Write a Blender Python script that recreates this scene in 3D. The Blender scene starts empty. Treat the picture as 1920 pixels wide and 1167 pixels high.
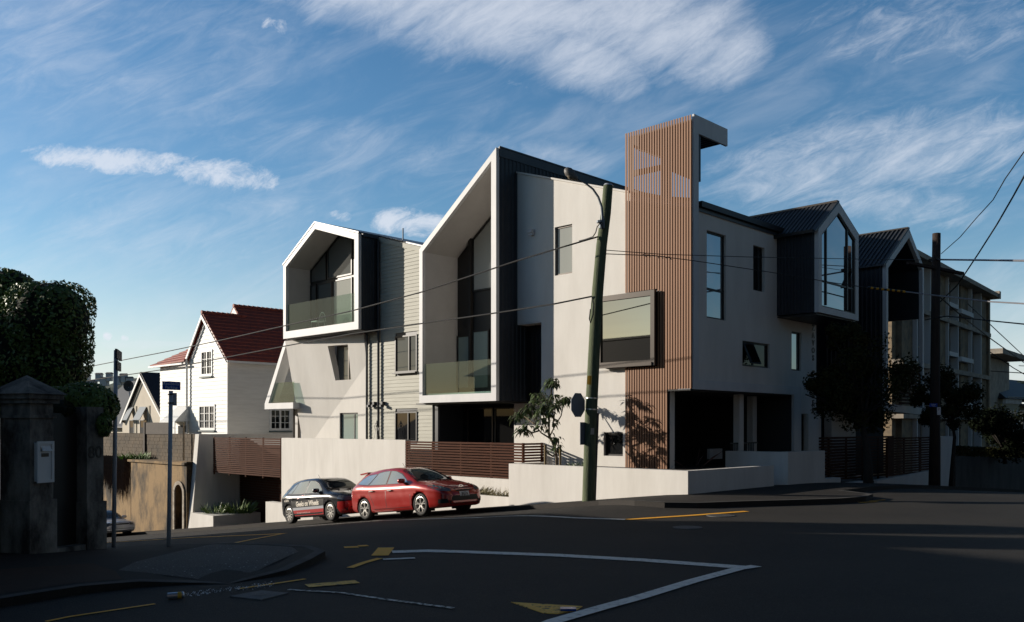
import bpy, bmesh, math, random
from mathutils import Vector, Matrix, noise
from mathutils.geometry import tessellate_polygon
from mathutils.bvhtree import BVHTree
random.seed(7)
R = math.radians
sc = bpy.context.scene
col = sc.collection

# ------------------------------------------------------------------ camera
cam_d = bpy.data.cameras.new('camera'); cam = bpy.data.objects.new('camera', cam_d); col.objects.link(cam)
cam_d.sensor_width = 36; cam_d.lens = 30.73; cam_d.shift_y = 0.1128
cam_d.clip_start = .1; cam_d.clip_end = 6000
cam.location = (0, 0, 0); cam.rotation_euler = (R(90), 0, 0)
sc.camera = cam
# ------------------------------------------------------------------ light
SUN_AZ = math.atan2(-1.906, .47); SUN_EL = R(14)
to_sun = Vector((math.sin(SUN_AZ) * math.cos(SUN_EL), math.cos(SUN_AZ) * math.cos(SUN_EL), math.sin(SUN_EL)))
sd = bpy.data.lights.new('sun', 'SUN'); sun = bpy.data.objects.new('sun', sd); col.objects.link(sun)
sd.energy = 5.0; sd.angle = R(.6); sd.color = (1.0, .91, .79)
sun.rotation_euler = to_sun.to_track_quat('Z', 'Y').to_euler()
sc.view_settings.view_transform = 'Standard'; sc.view_settings.look = 'None'
sc.view_settings.exposure = .22; sc.view_settings.gamma = 1; sc.view_settings.use_curve_mapping = False

# ------------------------------------------------------------------ world
W = bpy.data.worlds.new('World'); sc.world = W; W.use_nodes = True
nt = W.node_tree; nt.nodes.clear()
def N(t, **k):
    n = nt.nodes.new(t)
    for a, b in k.items(): setattr(n, a, b)
    return n
def L(a, b): nt.links.new(a, b)
def mth(op, a, b=None, c=None, clamp=False):
    n = N('ShaderNodeMath', operation=op, use_clamp=clamp)
    for i, x in enumerate((a, b, c)):
        if x is None: continue
        if isinstance(x, (int, float)): n.inputs[i].default_value = x
        else: L(x, n.inputs[i])
    return n.outputs[0]
sky = N('ShaderNodeTexSky', sky_type='NISHITA'); sky.sun_disc = False
sky.sun_elevation = SUN_EL; sky.sun_rotation = SUN_AZ; sky.altitude = 50; sky.air_density = 1.0; sky.dust_density = .55; sky.ozone_density = 2.2
geo = N('ShaderNodeTexCoord'); sep = N('ShaderNodeSeparateXYZ'); L(geo.outputs['Generated'], sep.inputs[0])
X, Y, Z = sep.outputs
# gnomonic sky coordinates about north: where in the heavens each cloud bank lies
Yc = mth('MAXIMUM', Y, .12)
Uc = mth('DIVIDE', X, Yc); Vc = mth('DIVIDE', Z, Yc)
def px(x, y): return ((x - 960) / 1639., (800 - y) / 1639.)
def bank(x0, y0, x1, y1, wid, soft=1.0):
    """soft elongated mask along a segment of sky"""
    a = Vector(px(x0, y0)); b = Vector(px(x1, y1)); d = b - a; ln = d.length; d /= ln
    ru = mth('SUBTRACT', Uc, a.x); rv = mth('SUBTRACT', Vc, a.y)
    al = mth('ADD', mth('MULTIPLY', ru, d.x), mth('MULTIPLY', rv, d.y))
    ac = mth('ADD', mth('MULTIPLY', ru, -d.y), mth('MULTIPLY', rv, d.x))
    u_ = mth('DIVIDE', mth('SUBTRACT', al, ln / 2), ln / 2 + wid / 1639. * .5)
    v_ = mth('DIVIDE', ac, wid / 1639.)
    r2 = mth('ADD', mth('POWER', mth('ABSOLUTE', u_), 4), mth('MULTIPLY', v_, v_))
    return mth('MULTIPLY', mth('SUBTRACT', 1, r2, clamp=True), soft)
def nz(scale, rot, sx, sy, detail=8, rough=.6, dist=.4, off=0):
    cv = N('ShaderNodeCombineXYZ'); L(Uc, cv.inputs[0]); L(Vc, cv.inputs[1]); cv.inputs[2].default_value = off
    rt = N('ShaderNodeVectorRotate', rotation_type='Z_AXIS'); L(cv.outputs[0], rt.inputs[0]); rt.inputs['Angle'].default_value = R(rot)
    mp = N('ShaderNodeMapping'); L(rt.outputs[0], mp.inputs[0]); mp.inputs['Scale'].default_value = (sx, sy, 1)
    n = N('ShaderNodeTexNoise'); L(mp.outputs[0], n.inputs['Vector'])
    n.inputs['Scale'].default_value = scale; n.inputs['Detail'].default_value = detail; n.inputs['Roughness'].default_value = rough; n.inputs['Distortion'].default_value = dist
    return n.outputs[0]
def rng(x, a, b):
    n = N('ShaderNodeMapRange', interpolation_type='SMOOTHSTEP'); L(x, n.inputs[0]); n.inputs[1].default_value = a; n.inputs[2].default_value = b
    return n.outputs[0]
nA = nz(7, -33, 1, 3.2); nB = nz(22, -15, 1, 1.5, rough=.7, off=3); nC = nz(3, -20, 1, 3, detail=6, off=7); nD = nz(6, -52, 1, 4.5, off=11, rough=.68); nF = nz(26, -30, 1, 2.6, rough=.72, off=17, dist=.8); nG = nz(10, -24, 1, 3.6, off=21, rough=.68, dist=.9)
def mx(*a):
    r = a[0]
    for b in a[1:]: r = mth('MAXIMUM', r, b)
    return r
def cen(n, k): return mth('MULTIPLY', mth('SUBTRACT', n, .5), k)
def addm(*a):
    r = a[0]
    for b in a[1:]: r = mth('ADD', r, b)
    return r
big = mx(bank(480, -90, 1160, 40, 150), bank(720, -10, 1400, 50, 150), bank(860, 40, 1200, 140, 90), bank(1150, 20, 1400, 90, 120))
cA = mth('MULTIPLY', rng(addm(big, cen(nA, 1.5), cen(nF, .75), cen(nC, .6)), .10, 1.45), .70)
wispR = mx(bank(1330, 330, 1960, 250, 110, .85), bank(1500, 60, 1950, 20, 110, .5), bank(1380, 350, 1860, 400, 60, .7))
wispL = mx(bank(380, 240, 1000, 350, 100, .55), bank(-100, 60, 520, 120, 200, .5), bank(800, 270, 1150, 310, 50, .5), bank(-100, 430, 900, 400, 170, .5))
cB = mth('MULTIPLY', rng(addm(wispR, cen(nG, 1.5), cen(nF, .6), cen(nC, .6)), .16, 1.35), .62)
cB2 = mth('MULTIPLY', rng(addm(wispL, cen(nC, 1.2), cen(nG, 1.0)), .16, 1.2), .52)
trail = mx(bank(40, 288, 330, 312, 34, 1.0), bank(250, 308, 530, 342, 38, .9))
cC = mth('MULTIPLY', rng(addm(trail, cen(nB, 2.2), cen(nF, 1.2)), .30, 1.25), .72)
puff = mx(bank(700, 412, 850, 422, 34, 1), bank(490, 40, 540, 55, 20, .8), bank(618, 405, 660, 404, 16, .6), bank(196, 630, 208, 632, 11, .8), bank(228, 634, 240, 635, 8, .6), bank(275, 635, 305, 637, 8, .5))
cD = mth('MULTIPLY', rng(addm(puff, cen(nB, 2.4)), .30, 1.1), .75)
haze = mth('MULTIPLY', mth('SUBTRACT', 1, rng(Vc, -.02, .24)), mth('ADD', .52, mth('MULTIPLY', nC, .34)))
low = mx(bank(120, 645, 420, 650, 22, .9), bank(60, 700, 520, 720, 26, .7))
cE = mth('MULTIPLY', rng(addm(low, cen(nz(9, 0, 1, 6, off=5), 1.4)), .2, 1.0), .55)
veil = mth('MULTIPLY', rng(addm(nC, cen(nz(6, -22, 1, 3.4, off=31, rough=.62, dist=1.0), 1.1)), .36, 1.0), .24)
cl = mth('ADD', mx(cA, cB, cB2, cC, cD, veil), mth('MULTIPLY', mx(haze, cE), .9), clamp=True)
# whole-sky veil so that the sky behind the camera has thin cloud as well
bg = N('ShaderNodeBackground')
skc = N('ShaderNodeHueSaturation'); L(sky.outputs[0], skc.inputs['Color']); skc.inputs['Saturation'].default_value = 1.25; skc.inputs['Value'].default_value = 1.0
mix = N('ShaderNodeMix', data_type='RGBA'); L(cl, mix.inputs[0]); L(skc.outputs[0], mix.inputs[6])
mix.inputs[7].default_value = (5.7, 5.95, 6.5, 1)
# sky dimmed overhead and where the right facade faces, to deepen its shade
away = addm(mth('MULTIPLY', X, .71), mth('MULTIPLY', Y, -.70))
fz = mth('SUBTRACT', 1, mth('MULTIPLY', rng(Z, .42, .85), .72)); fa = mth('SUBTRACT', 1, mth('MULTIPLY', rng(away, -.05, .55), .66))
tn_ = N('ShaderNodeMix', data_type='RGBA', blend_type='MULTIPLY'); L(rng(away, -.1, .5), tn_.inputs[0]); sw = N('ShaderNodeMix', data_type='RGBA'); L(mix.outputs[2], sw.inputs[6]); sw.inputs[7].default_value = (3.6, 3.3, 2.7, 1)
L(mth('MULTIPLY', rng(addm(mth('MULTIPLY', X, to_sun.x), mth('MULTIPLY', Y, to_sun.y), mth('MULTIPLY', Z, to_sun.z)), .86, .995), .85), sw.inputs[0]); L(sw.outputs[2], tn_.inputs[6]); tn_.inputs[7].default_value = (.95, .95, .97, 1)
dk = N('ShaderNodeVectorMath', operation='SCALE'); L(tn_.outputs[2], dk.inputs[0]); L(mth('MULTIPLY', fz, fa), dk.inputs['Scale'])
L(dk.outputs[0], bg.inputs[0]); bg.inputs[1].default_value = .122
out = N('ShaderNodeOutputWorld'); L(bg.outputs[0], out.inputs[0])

# ------------------------------------------------------------------ materials
MATS = {}
def mat(name, c, rough=.7, c2=None, scale=4, bump=0, bscale=30, metal=0, spec=.5, ior=None, stretch=(1, 1, 1), lo=.35, hi=.65, detail=6, coat=0, alpha=None):
    if name in MATS: return MATS[name]
    m = bpy.data.materials.new(name); m.use_nodes = True; t = m.node_tree; b = t.nodes['Principled BSDF']
    b.inputs['Base Color'].default_value = (*c, 1); b.inputs['Roughness'].default_value = rough
    b.inputs['Metallic'].default_value = metal; b.inputs['Specular IOR Level'].default_value = spec
    if ior: b.inputs['IOR'].default_value = ior
    if coat: b.inputs['Coat Weight'].default_value = coat; b.inputs['Coat Roughness'].default_value = .03
    tc = t.nodes.new('ShaderNodeTexCoord'); mp = t.nodes.new('ShaderNodeMapping'); t.links.new(tc.outputs['Object'], mp.inputs[0]); mp.inputs['Scale'].default_value = stretch
    if c2:
        n = t.nodes.new('ShaderNodeTexNoise'); t.links.new(mp.outputs[0], n.inputs['Vector']); n.inputs['Scale'].default_value = scale; n.inputs['Detail'].default_value = detail; n.inputs['Roughness'].default_value = .65
        rmp = t.nodes.new('ShaderNodeMapRange'); t.links.new(n.outputs[0], rmp.inputs[0]); rmp.inputs[1].default_value = lo; rmp.inputs[2].default_value = hi
        mi = t.nodes.new('ShaderNodeMix'); mi.data_type = 'RGBA'; t.links.new(rmp.outputs[0], mi.inputs[0]); mi.inputs[6].default_value = (*c, 1); mi.inputs[7].default_value = (*c2, 1)
        t.links.new(mi.outputs[2], b.inputs['Base Color'])
    if bump:
        n2 = t.nodes.new('ShaderNodeTexNoise'); t.links.new(tc.outputs['Object'], n2.inputs['Vector']); n2.inputs['Scale'].default_value = bscale; n2.inputs['Detail'].default_value = 5
        bp = t.nodes.new('ShaderNodeBump'); bp.inputs['Strength'].default_value = bump; bp.inputs['Distance'].default_value = .02; t.links.new(n2.outputs[0], bp.inputs['Height']); t.links.new(bp.outputs[0], b.inputs['Normal'])
    MATS[name] = m; return m
stucco = mat('stucco', (.74, .71, .66), .85, (.66, .63, .58), 1.3, .25, 60, stretch=(1, 1, .25))
stucco2 = mat('stucco_garden', (.76, .73, .68), .85, (.66, .63, .58), 1.6, .25, 60, stretch=(1, 1, .2))
whitem = mat('white_panel', (.66, .655, .65), .5, (.58, .58, .585), 2, spec=.3, stretch=(1, 1, .3))
lining = mat('lining_panel', (.50, .48, .46), .6, (.46, .44, .42), 2)
charcoal = mat('charcoal_metal', (.021, .025, .032), .42, (.028, .032, .040), 3, spec=.4)
charroof = mat('charcoal_roofing', (.035, .04, .048), .4, (.055, .058, .062), 2)
black = mat('black_trim', (.012, .011, .010), .45)
darkin = mat('dark_interior', (.012, .012, .013), .9)
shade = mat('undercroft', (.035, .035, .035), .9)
bronze = mat('bronze_frame', (.075, .062, .052), .35, metal=.4)
slatm = mat('timber_batten', (.31, .150, .072), .6, (.26, .122, .058), 1.2, stretch=(1, 1, .2), lo=.3, hi=.7)
slatd = mat('timber_slat', (.090, .033, .017), .8, (.055, .021, .011), 5, stretch=(.6, .6, 6), spec=.15)
wb = mat('weatherboard_grey', (.46, .45, .38), .6, (.38, .37, .31), 2.5, spec=.25, stretch=(.4, .4, 3))
wbw = mat('weatherboard_white', (.78, .77, .73), .6, (.68, .67, .63), 2, stretch=(.4, .4, 4))
tile = mat('red_tile', (.34, .062, .032), .7, (.18, .040, .027), 5, .3, 25)
conc = mat('concrete_frame', (.44, .38, .30), .8, (.24, .21, .18), 1.5, .3, 30)
concd = mat('concrete_panel', (.34, .25, .15), .85, (.16, .13, .095), 2)
paint = mat('white_paint', (.75, .75, .73), .5)
greyp = mat('galvanised', (.50, .53, .57), .5, (.42, .45, .49), 6, metal=.1)
asph = None
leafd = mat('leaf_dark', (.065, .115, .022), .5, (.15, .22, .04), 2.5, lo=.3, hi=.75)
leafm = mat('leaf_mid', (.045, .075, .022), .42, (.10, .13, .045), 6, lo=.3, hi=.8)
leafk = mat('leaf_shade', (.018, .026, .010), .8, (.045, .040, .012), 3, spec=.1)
bark = mat('bark', (.10, .075, .05), .9, (.06, .045, .032), 12, .5, 40)
barkd = mat('bark_dark', (.035, .028, .022), .9, (.02, .017, .014), 12, .5, 40)
polem = mat('weathered_green_timber', (.135, .155, .085), .9, (.065, .085, .045), 4, .8, 50, stretch=(5, 5, .5))
polet = mat('old_brown_timber', (.050, .032, .024), .9, (.028, .018, .014), 5, .8, 50, stretch=(5, 5, .5))
wire = mat('cable', (.012, .012, .012), .6)
wirel = mat('cable_guard', (.30, .30, .32), .4, metal=.5)
oldc = mat('old_concrete', (.30, .195, .09), .9, (.045, .034, .022), .8, .8, 12, stretch=(1, 1, .5), lo=.44, hi=.60, detail=10)
oldb = mat('old_block', (.125, .09, .055), .9, (.05, .04, .028), 1.2, .5, 15, lo=.35, hi=.7, detail=9)
pillarm = mat('stained_render', (.30, .275, .235), .9, (.035, .031, .027), 2.4, .6, 20, stretch=(1, 1, .5), lo=.38, hi=.62, detail=9)
alu = mat('alloy', (.72, .70, .66), .28, metal=.85)
rubber = mat('rubber', (.012, .012, .012), .75)
chrome = mat('chrome', (.8, .8, .8), .12, metal=1)
orange = mat('orange_paint', (1.0, .46, .02), .7, (.40, .18, .03), 9, lo=.6, hi=.85, detail=10)
orangew = mat('worn_orange_paint', (.95, .52, .08), .7, (.05, .04, .03), 14, lo=.52, hi=.66, detail=10)
whitel = mat('white_line', (.80, .77, .70), .7, (.30, .28, .25), 12, lo=.5, hi=.75, detail=10)
whitew = mat('worn_white_line', (.75, .74, .66), .7, (.035, .035, .035), 16, lo=.44, hi=.58, detail=12)
def glassy(name, base, ior=1.9, rough=.02, metal=0.): return mat(name, base, rough, ior=ior, metal=metal, spec=.5)
gl_dark = glassy('pane_dark', (.012, .013, .014), 1.55)
gl_sky = glassy('pane_coated', (.52, .55, .58), metal=1)
gl_deep = glassy('pane_deep', (.008, .008, .008), 1.25)
gl_mid = glassy('pane_mid', (.075, .085, .085), 1.7)
gl_bay = glassy('pane_bay', (.44, .39, .31), metal=1)
gl_blind = glassy('pane_with_blind', (.33, .34, .31), 1.6, .06)
gl_mint = glassy('pane_with_pale_curtain', (.26, .33, .30), 1.5, .1)
gl_car = glassy('car_glass', (.56, .60, .58), metal=.75)
gl_carw = glassy('windscreen_glass', (.035, .04, .04), 2.0)
def balustrade_mat():
    m = bpy.data.materials.new('balustrade_glass'); m.use_nodes = True; t = m.node_tree; t.nodes.clear()
    o = t.nodes.new('ShaderNodeOutputMaterial'); tr = t.nodes.new('ShaderNodeBsdfTransparent'); tr.inputs[0].default_value = (.70, .78, .74, 1)
    g = t.nodes.new('ShaderNodeBsdfGlossy'); g.inputs['Roughness'].default_value = .02; g.inputs[0].default_value = (.85, .88, .9, 1)
    d = t.nodes.new('ShaderNodeBsdfDiffuse'); d.inputs[0].default_value = (.18, .22, .19, 1)
    m1 = t.nodes.new('ShaderNodeMixShader'); m1.inputs[0].default_value = .03; t.links.new(tr.outputs[0], m1.inputs[1]); t.links.new(d.outputs[0], m1.inputs[2])
    m2 = t.nodes.new('ShaderNodeMixShader'); m2.inputs[0].default_value = .06; t.links.new(m1.outputs[0], m2.inputs[1]); t.links.new(g.outputs[0], m2.inputs[2])
    t.links.new(m2.outputs[0], o.inputs[0]); return m
gl_bal = balustrade_mat()

# ------------------------------------------------------------------ frames of reference
C0 = Vector((5.186, 25.0, 0)); U = Vector((.7007, .7134, 0)); V = Vector((-.7135, .7007, 0))
def P(s, t, z): return C0 + s * V + t * U + Vector((0, 0, z))
def FL(t0): return lambda a, n, z: P(a, t0 - n, z)      # wall facing the left street; a = s, n = outwards
def FR(s0): return lambda a, n, z: P(s0 - n, a, z)      # wall facing the right street; a = t, n = outwards
def ident(x, y, z): return Vector((x, y, z))
def sp(x, k=.6): return x if x > 40 * k else k * math.log(1 + math.exp(max(-60, x / k)))
def ST(x, y):
    r = Vector((x, y, 0)) - C0; return r.dot(V), r.dot(U)
def H(s, t):
    w = 1 / (1 + math.exp(-max(-50, min(50, (t + 17.3) / .5)))); s2 = min(s, 95); t2 = min(t, 90)
    return -1.755 - .1137 * sp(s2 + 1.45, .35) * w - .02 * sp(s2, 1) * (1 - w) + .0135 * sp(-4 - s, 1) - .066 * sp(t2 - 5, 1)
def road(s, t): return H(s, t) - .06
def cast(x, y, fn=road):
    """ground point under a line of sight"""
    k = (x - 960) / 1639.; m = (800 - y) / 1639.; d = 4.; pd = d
    while d < 120:
        if m * d < fn(*ST(k * d, d)): break
        pd = d; d += .1
    for i in range(18):
        md = (pd + d) / 2
        if m * md < fn(*ST(k * md, md)): d = md
        else: pd = md
    return ST(k * d, d)
def at(x, y, d): return Vector(((x - 960) / 1639. * d, d, (800 - y) / 1639. * d))

# ------------------------------------------------------------------ mesh builder
class MB:
    def __init__(self, fr=P): self.v = []; self.f = []; self.fr = fr
    def add(self, pts, faces, raw=False):
        b = len(self.v); self.v += [Vector(p) if raw else self.fr(*p) for p in pts]; self.f += [tuple(b + i for i in f) for f in faces]
        return self
    def box(self, a0, a1, n0, n1, z0, z1):
        return self.add([(a, n, z) for z in (z0, z1) for n in (n0, n1) for a in (a0, a1)],
                        [(0, 1, 3, 2), (4, 6, 7, 5), (0, 4, 5, 1), (2, 3, 7, 6), (0, 2, 6, 4), (1, 5, 7, 3)])
    def hexa(self, p): return self.add(p, [(0, 3, 2, 1), (4, 5, 6, 7), (0, 1, 5, 4), (1, 2, 6, 5), (2, 3, 7, 6), (3, 0, 4, 7)])
    def _prism(self, loops, mk, c0, c1):
        fl = [p for l in loops for p in l]
        tr = tessellate_polygon([[Vector((p[0], p[1], 0)) for p in l] for l in loops]); n = len(fl)
        pts = [mk(p, c0) for p in fl] + [mk(p, c1) for p in fl]
        fs = [tuple(t) for t in tr] + [tuple(n + i for i in reversed(t)) for t in tr]
        o = 0
        for l in loops:
            k = len(l)
            for i in range(k): a = o + i; b = o + (i + 1) % k; fs.append((a, b, b + n, a + n))
            o += k
        return self.add(pts, fs)
    def pz(self, poly, n0, n1, holes=()):            # outline in (a, z), thick in n
        return self._prism([poly] + list(holes), lambda p, c: (p[0], c, p[1]), n0, n1)
    def ph(self, poly, z0, z1, holes=()):            # outline in (a, n), thick in z
        return self._prism([poly] + list(holes), lambda p, c: (p[0], p[1], c), z0, z1)
    def pn(self, poly, a0, a1, holes=()):            # outline in (n, z), thick in a
        return self._prism([poly] + list(holes), lambda p, c: (c, p[0], p[1]), a0, a1)
    def tube(self, pts, rad, k=8, raw=True, cap=True):
        pts = [Vector(p) if raw else self.fr(*p) for p in pts]; n = len(pts)
        if not hasattr(rad, '__len__'): rad = [rad] * n
        b = len(self.v); x = None
        for i, p in enumerate(pts):
            d = (pts[min(i + 1, n - 1)] - pts[max(i - 1, 0)]).normalized()
            if x is None: x = d.orthogonal()
            x = (x - d * x.dot(d)); x = x.normalized() if x.length > 1e-4 else d.orthogonal().normalized(); y = d.cross(x)
            for j in range(k):
                a = 2 * math.pi * j / k; self.v.append(p + rad[i] * (math.cos(a) * x + math.sin(a) * y))
        for i in range(n - 1):
            for j in range(k): q = b + i * k; self.f.append((q + j, q + (j + 1) % k, q + k + (j + 1) % k, q + k + j))
        if cap: self.f.append(tuple(range(b, b + k))); self.f.append(tuple(b + (n - 1) * k + j for j in range(k)))
        return self
ROOTM = {}
def tag(o, label=None, cat=None, group=None, kind=None):
    if label: o['label'] = label
    if cat: o['category'] = cat
    if group: o['group'] = group
    if kind: o['kind'] = kind
    return o
def thing(name, label, cat, loc, rz=0, group=None):
    o = bpy.data.objects.new(name, None); col.objects.link(o); o.empty_display_size = .3
    o.location = loc; o.rotation_euler = (0, 0, rz)
    ROOTM[o.name] = (Matrix.Translation(loc) @ Matrix.Rotation(rz, 4, 'Z')).inverted()
    return tag(o, label, cat, group)
def build(name, mb, m, parent=None, smooth=False, label=None, cat=None, group=None, kind=None, recalc=True):
    me = bpy.data.meshes.new(name)
    if parent is not None: inv = ROOTM[parent.name]; loc = None
    else:
        if mb.v: c = sum(mb.v, Vector()) / len(mb.v); c.z = min(v.z for v in mb.v)
        else: c = Vector()
        if kind == 'structure': c = Vector()
        inv = Matrix.Translation(-c); loc = c
    me.from_pydata([inv @ v for v in mb.v], [], mb.f); me.validate()
    if recalc:
        bm = bmesh.new(); bm.from_mesh(me); bmesh.ops.recalc_face_normals(bm, faces=bm.faces); bm.to_mesh(me); bm.free()
    ms = m if isinstance(m, (list, tuple)) else [m]
    for x in ms: me.materials.append(x)
    if smooth: me.polygons.foreach_set('use_smooth', [True] * len(me.polygons))
    o = bpy.data.objects.new(name, me); col.objects.link(o)
    if parent is not None: o.parent = parent; ROOTM[o.name] = inv
    else: o.location = loc; ROOTM[o.name] = inv
    return tag(o, label, cat, group, kind)
def bar(fr, *b): return MB(fr).box(*b)

def text_verts(s, size, extrude=.01, bold=0, sx=1.0):
    cu = bpy.data.curves.new('lettering', 'FONT'); cu.body = s; cu.size = size; cu.extrude = extrude; cu.offset = bold; cu.align_x = 'CENTER'; cu.align_y = 'CENTER'; cu.resolution_u = 3
    o = bpy.data.objects.new('lettering', cu); col.objects.link(o); dg = bpy.context.evaluated_depsgraph_get()
    me = bpy.data.meshes.new_from_object(o.evaluated_get(dg)); vs = [(v.co.x * sx, v.co.y, v.co.z) for v in me.vertices]; fs = [tuple(p.vertices) for p in me.polygons]
    bpy.data.objects.remove(o); bpy.data.curves.remove(cu); bpy.data.meshes.remove(me)
    return vs, fs
def text_on(name, s, size, fr, a, n, z, m, parent, dirn=-1, bold=0, extrude=.006, sx=1.0):
    """lettering on a wall frame; dirn: which way reading runs along a"""
    vs, fs = text_verts(s, size, extrude, bold, sx); mb = MB(fr)
    mb.add([(a + dirn * x, n + zz, z + y) for x, y, zz in vs], fs)
    return build(name, mb, m, parent)

def window(parent, fr, a0, a1, z0, z1, n=-.10, fw=.055, mull=(), tran=(), glass=None, fm=None, depth=.05, sill=False, name='window'):
    fm = fm or black; glass = glass or gl_dark
    f = MB(fr); f.pz([(a0, z0), (a1, z0), (a1, z1), (a0, z1)], n, n + depth, [[(a0 + fw, z0 + fw), (a1 - fw, z0 + fw), (a1 - fw, z1 - fw), (a0 + fw, z1 - fw)]])
    for m_ in mull: f.box(m_ - fw * .45, m_ + fw * .45, n + .003, n + depth - .004, z0 + fw, z1 - fw)
    for z_ in tran: f.box(a0 + fw, a1 - fw, n + .006, n + depth - .007, z_ - fw * .4, z_ + fw * .4)
    o = build(name, f, fm, parent)
    g = MB(fr); g.box(a0 + fw * .5, a1 - fw * .5, n + .012, n + .022, z0 + fw * .5, z1 - fw * .5)
    build('pane', g, glass, o)
    if sill: build('sill', MB(fr).box(a0 - .04, a1 + .04, n + depth, n + depth + .12, z0 - .05, z0 - .003), fm, o)
    return o
def ribs(mb, a0, a1, n, z0, z1, pitch=.2, h=.03, w=.045, zf0=None, zf1=None):
    """vertical ribs on a wall; zf0/zf1 give bottom/top as a function of a"""
    a = a0 + pitch / 2
    while a < a1 - w:
        b0 = zf0(a) if zf0 else z0; b1 = zf1(a) if zf1 else z1
        mb.add([(a - w, n, b0), (a - w * .45, n + h, b0), (a + w * .45, n + h, b0), (a + w, n, b0), (a - w, n, b1), (a - w * .45, n + h, b1), (a + w * .45, n + h, b1), (a + w, n, b1)],
               [(0, 1, 5, 4), (1, 2, 6, 5), (2, 3, 7, 6), (0, 3, 2, 1), (4, 5, 6, 7)])
        a += pitch
def boards(mb, a0, a1, n, z0, z1, pitch=.15, ov=.02, top=None, bottom=None):
    """lapped horizontal boards: each a thin wedge; top(a) an optional sloped top edge"""
    z = z0
    while z < z1 - .01:
        zt = min(z + pitch, z1); L_ = a0; R_ = a1
        if top:      # clip ends so that the board stays under the sloped top (piecewise linear, sampled)
            ok = [a0 + (a1 - a0) * i / 60. for i in range(61) if top(a0 + (a1 - a0) * i / 60.) >= z + .3 * pitch]
            if not ok: break
            L_, R_ = min(ok), max(ok)
            if zt > min(top(L_), top(R_)): pass
        mb.hexa([(L_, n, z), (R_, n, z), (R_, n + ov, z), (L_, n + ov, z), (L_, n, zt), (R_, n, zt), (R_, n + .003, zt), (L_, n + .003, zt)])
        z += pitch
#%%GROUND
# ------------------------------------------------------------------ ground, roads, pavements
def asphalt(name, c, c2, c3, spk=.0, rough=.85):
    m = bpy.data.materials.new(name); m.use_nodes = True; t = m.node_tree; b = t.nodes['Principled BSDF']; b.inputs['Roughness'].default_value = rough; b.inputs['Specular IOR Level'].default_value = .25
    tc = t.nodes.new('ShaderNodeTexCoord')
    def ns(s, d=8, r=.6):
        n = t.nodes.new('ShaderNodeTexNoise'); t.links.new(tc.outputs['Object'], n.inputs['Vector']); n.inputs['Scale'].default_value = s; n.inputs['Detail'].default_value = d; n.inputs['Roughness'].default_value = r; return n
    def mr(x, a, bb):
        r = t.nodes.new('ShaderNodeMapRange'); t.links.new(x, r.inputs[0]); r.inputs[1].default_value = a; r.inputs[2].default_value = bb; return r.outputs[0]
    def mixc(f, a, bb):
        x = t.nodes.new('ShaderNodeMix'); x.data_type = 'RGBA'; t.links.new(f, x.inputs[0])
        for i, q in ((6, a), (7, bb)):
            if isinstance(q, tuple): x.inputs[i].default_value = (*q, 1)
            else: t.links.new(q, x.inputs[i])
        return x.outputs[2]
    a = mixc(mr(ns(.35, 10, .7).outputs[0], .35, .68), c, c2)
    a = mixc(mr(ns(55, 3, .7).outputs[0], .52, .75), a, c3)
    if spk:
        vo = t.nodes.new('ShaderNodeTexVoronoi'); vo.inputs['Scale'].default_value = 9; t.links.new(tc.outputs['Object'], vo.inputs['Vector'])
        lt = t.nodes.new('ShaderNodeMath'); lt.operation = 'LESS_THAN'; t.links.new(vo.outputs['Distance'], lt.inputs[0]); lt.inputs[1].default_value = spk
        a = mixc(lt.outputs[0], a, (.5, .5, .52))
    t.links.new(a, b.inputs['Base Color'])
    n = ns(70, 4, .7); bp = t.nodes.new('ShaderNodeBump'); bp.inputs['Strength'].default_value = .7; bp.inputs['Distance'].default_value = .012; t.links.new(n.outputs[0], bp.inputs['Height']); t.links.new(bp.outputs[0], b.inputs['Normal'])
    return m
asph = asphalt('asphalt', (.037, .033, .028), (.021, .019, .017), (.084, .076, .066))
asphf = asphalt('asphalt_pavement', (.034, .030, .026), (.022, .019, .017), (.062, .056, .050))
gravel = asphalt('chipseal', (.115, .108, .098), (.055, .05, .045), (.32, .31, .28), .10)
brownp = asphalt('brown_pavement', (.065, .038, .024), (.034, .022, .016), (.07, .05, .035))
kerbm = mat('kerb_concrete', (.075, .072, .066), .9, (.035, .033, .03), 3, .4, 30)

def axis(lo, hi, dense_lo, dense_hi, step, grow=1.35):
    a = [dense_lo + i * step for i in range(int((dense_hi - dense_lo) / step) + 1)]
    d = step; x = a[0]
    while x > lo: d *= grow; x -= d; a.insert(0, x)
    d = step; x = a[-1]
    while x < hi: d *= grow; x += d; a.append(x)
    return a
ss = axis(-1500, 3500, -16, 42, .3); ts = axis(-2500, 2500, -24, 20, .3)
mb = MB(); nS = len(ss); nT = len(ts)
for s in ss:
    for t in ts: mb.v.append(P(s, t, road(s, t)))
for i in range(nS - 1):
    for j in range(nT - 1): q = i * nT + j; mb.f.append((q, q + nT, q + nT + 1, q + 1))
build('road', mb, asph, kind='structure', smooth=True)

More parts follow.
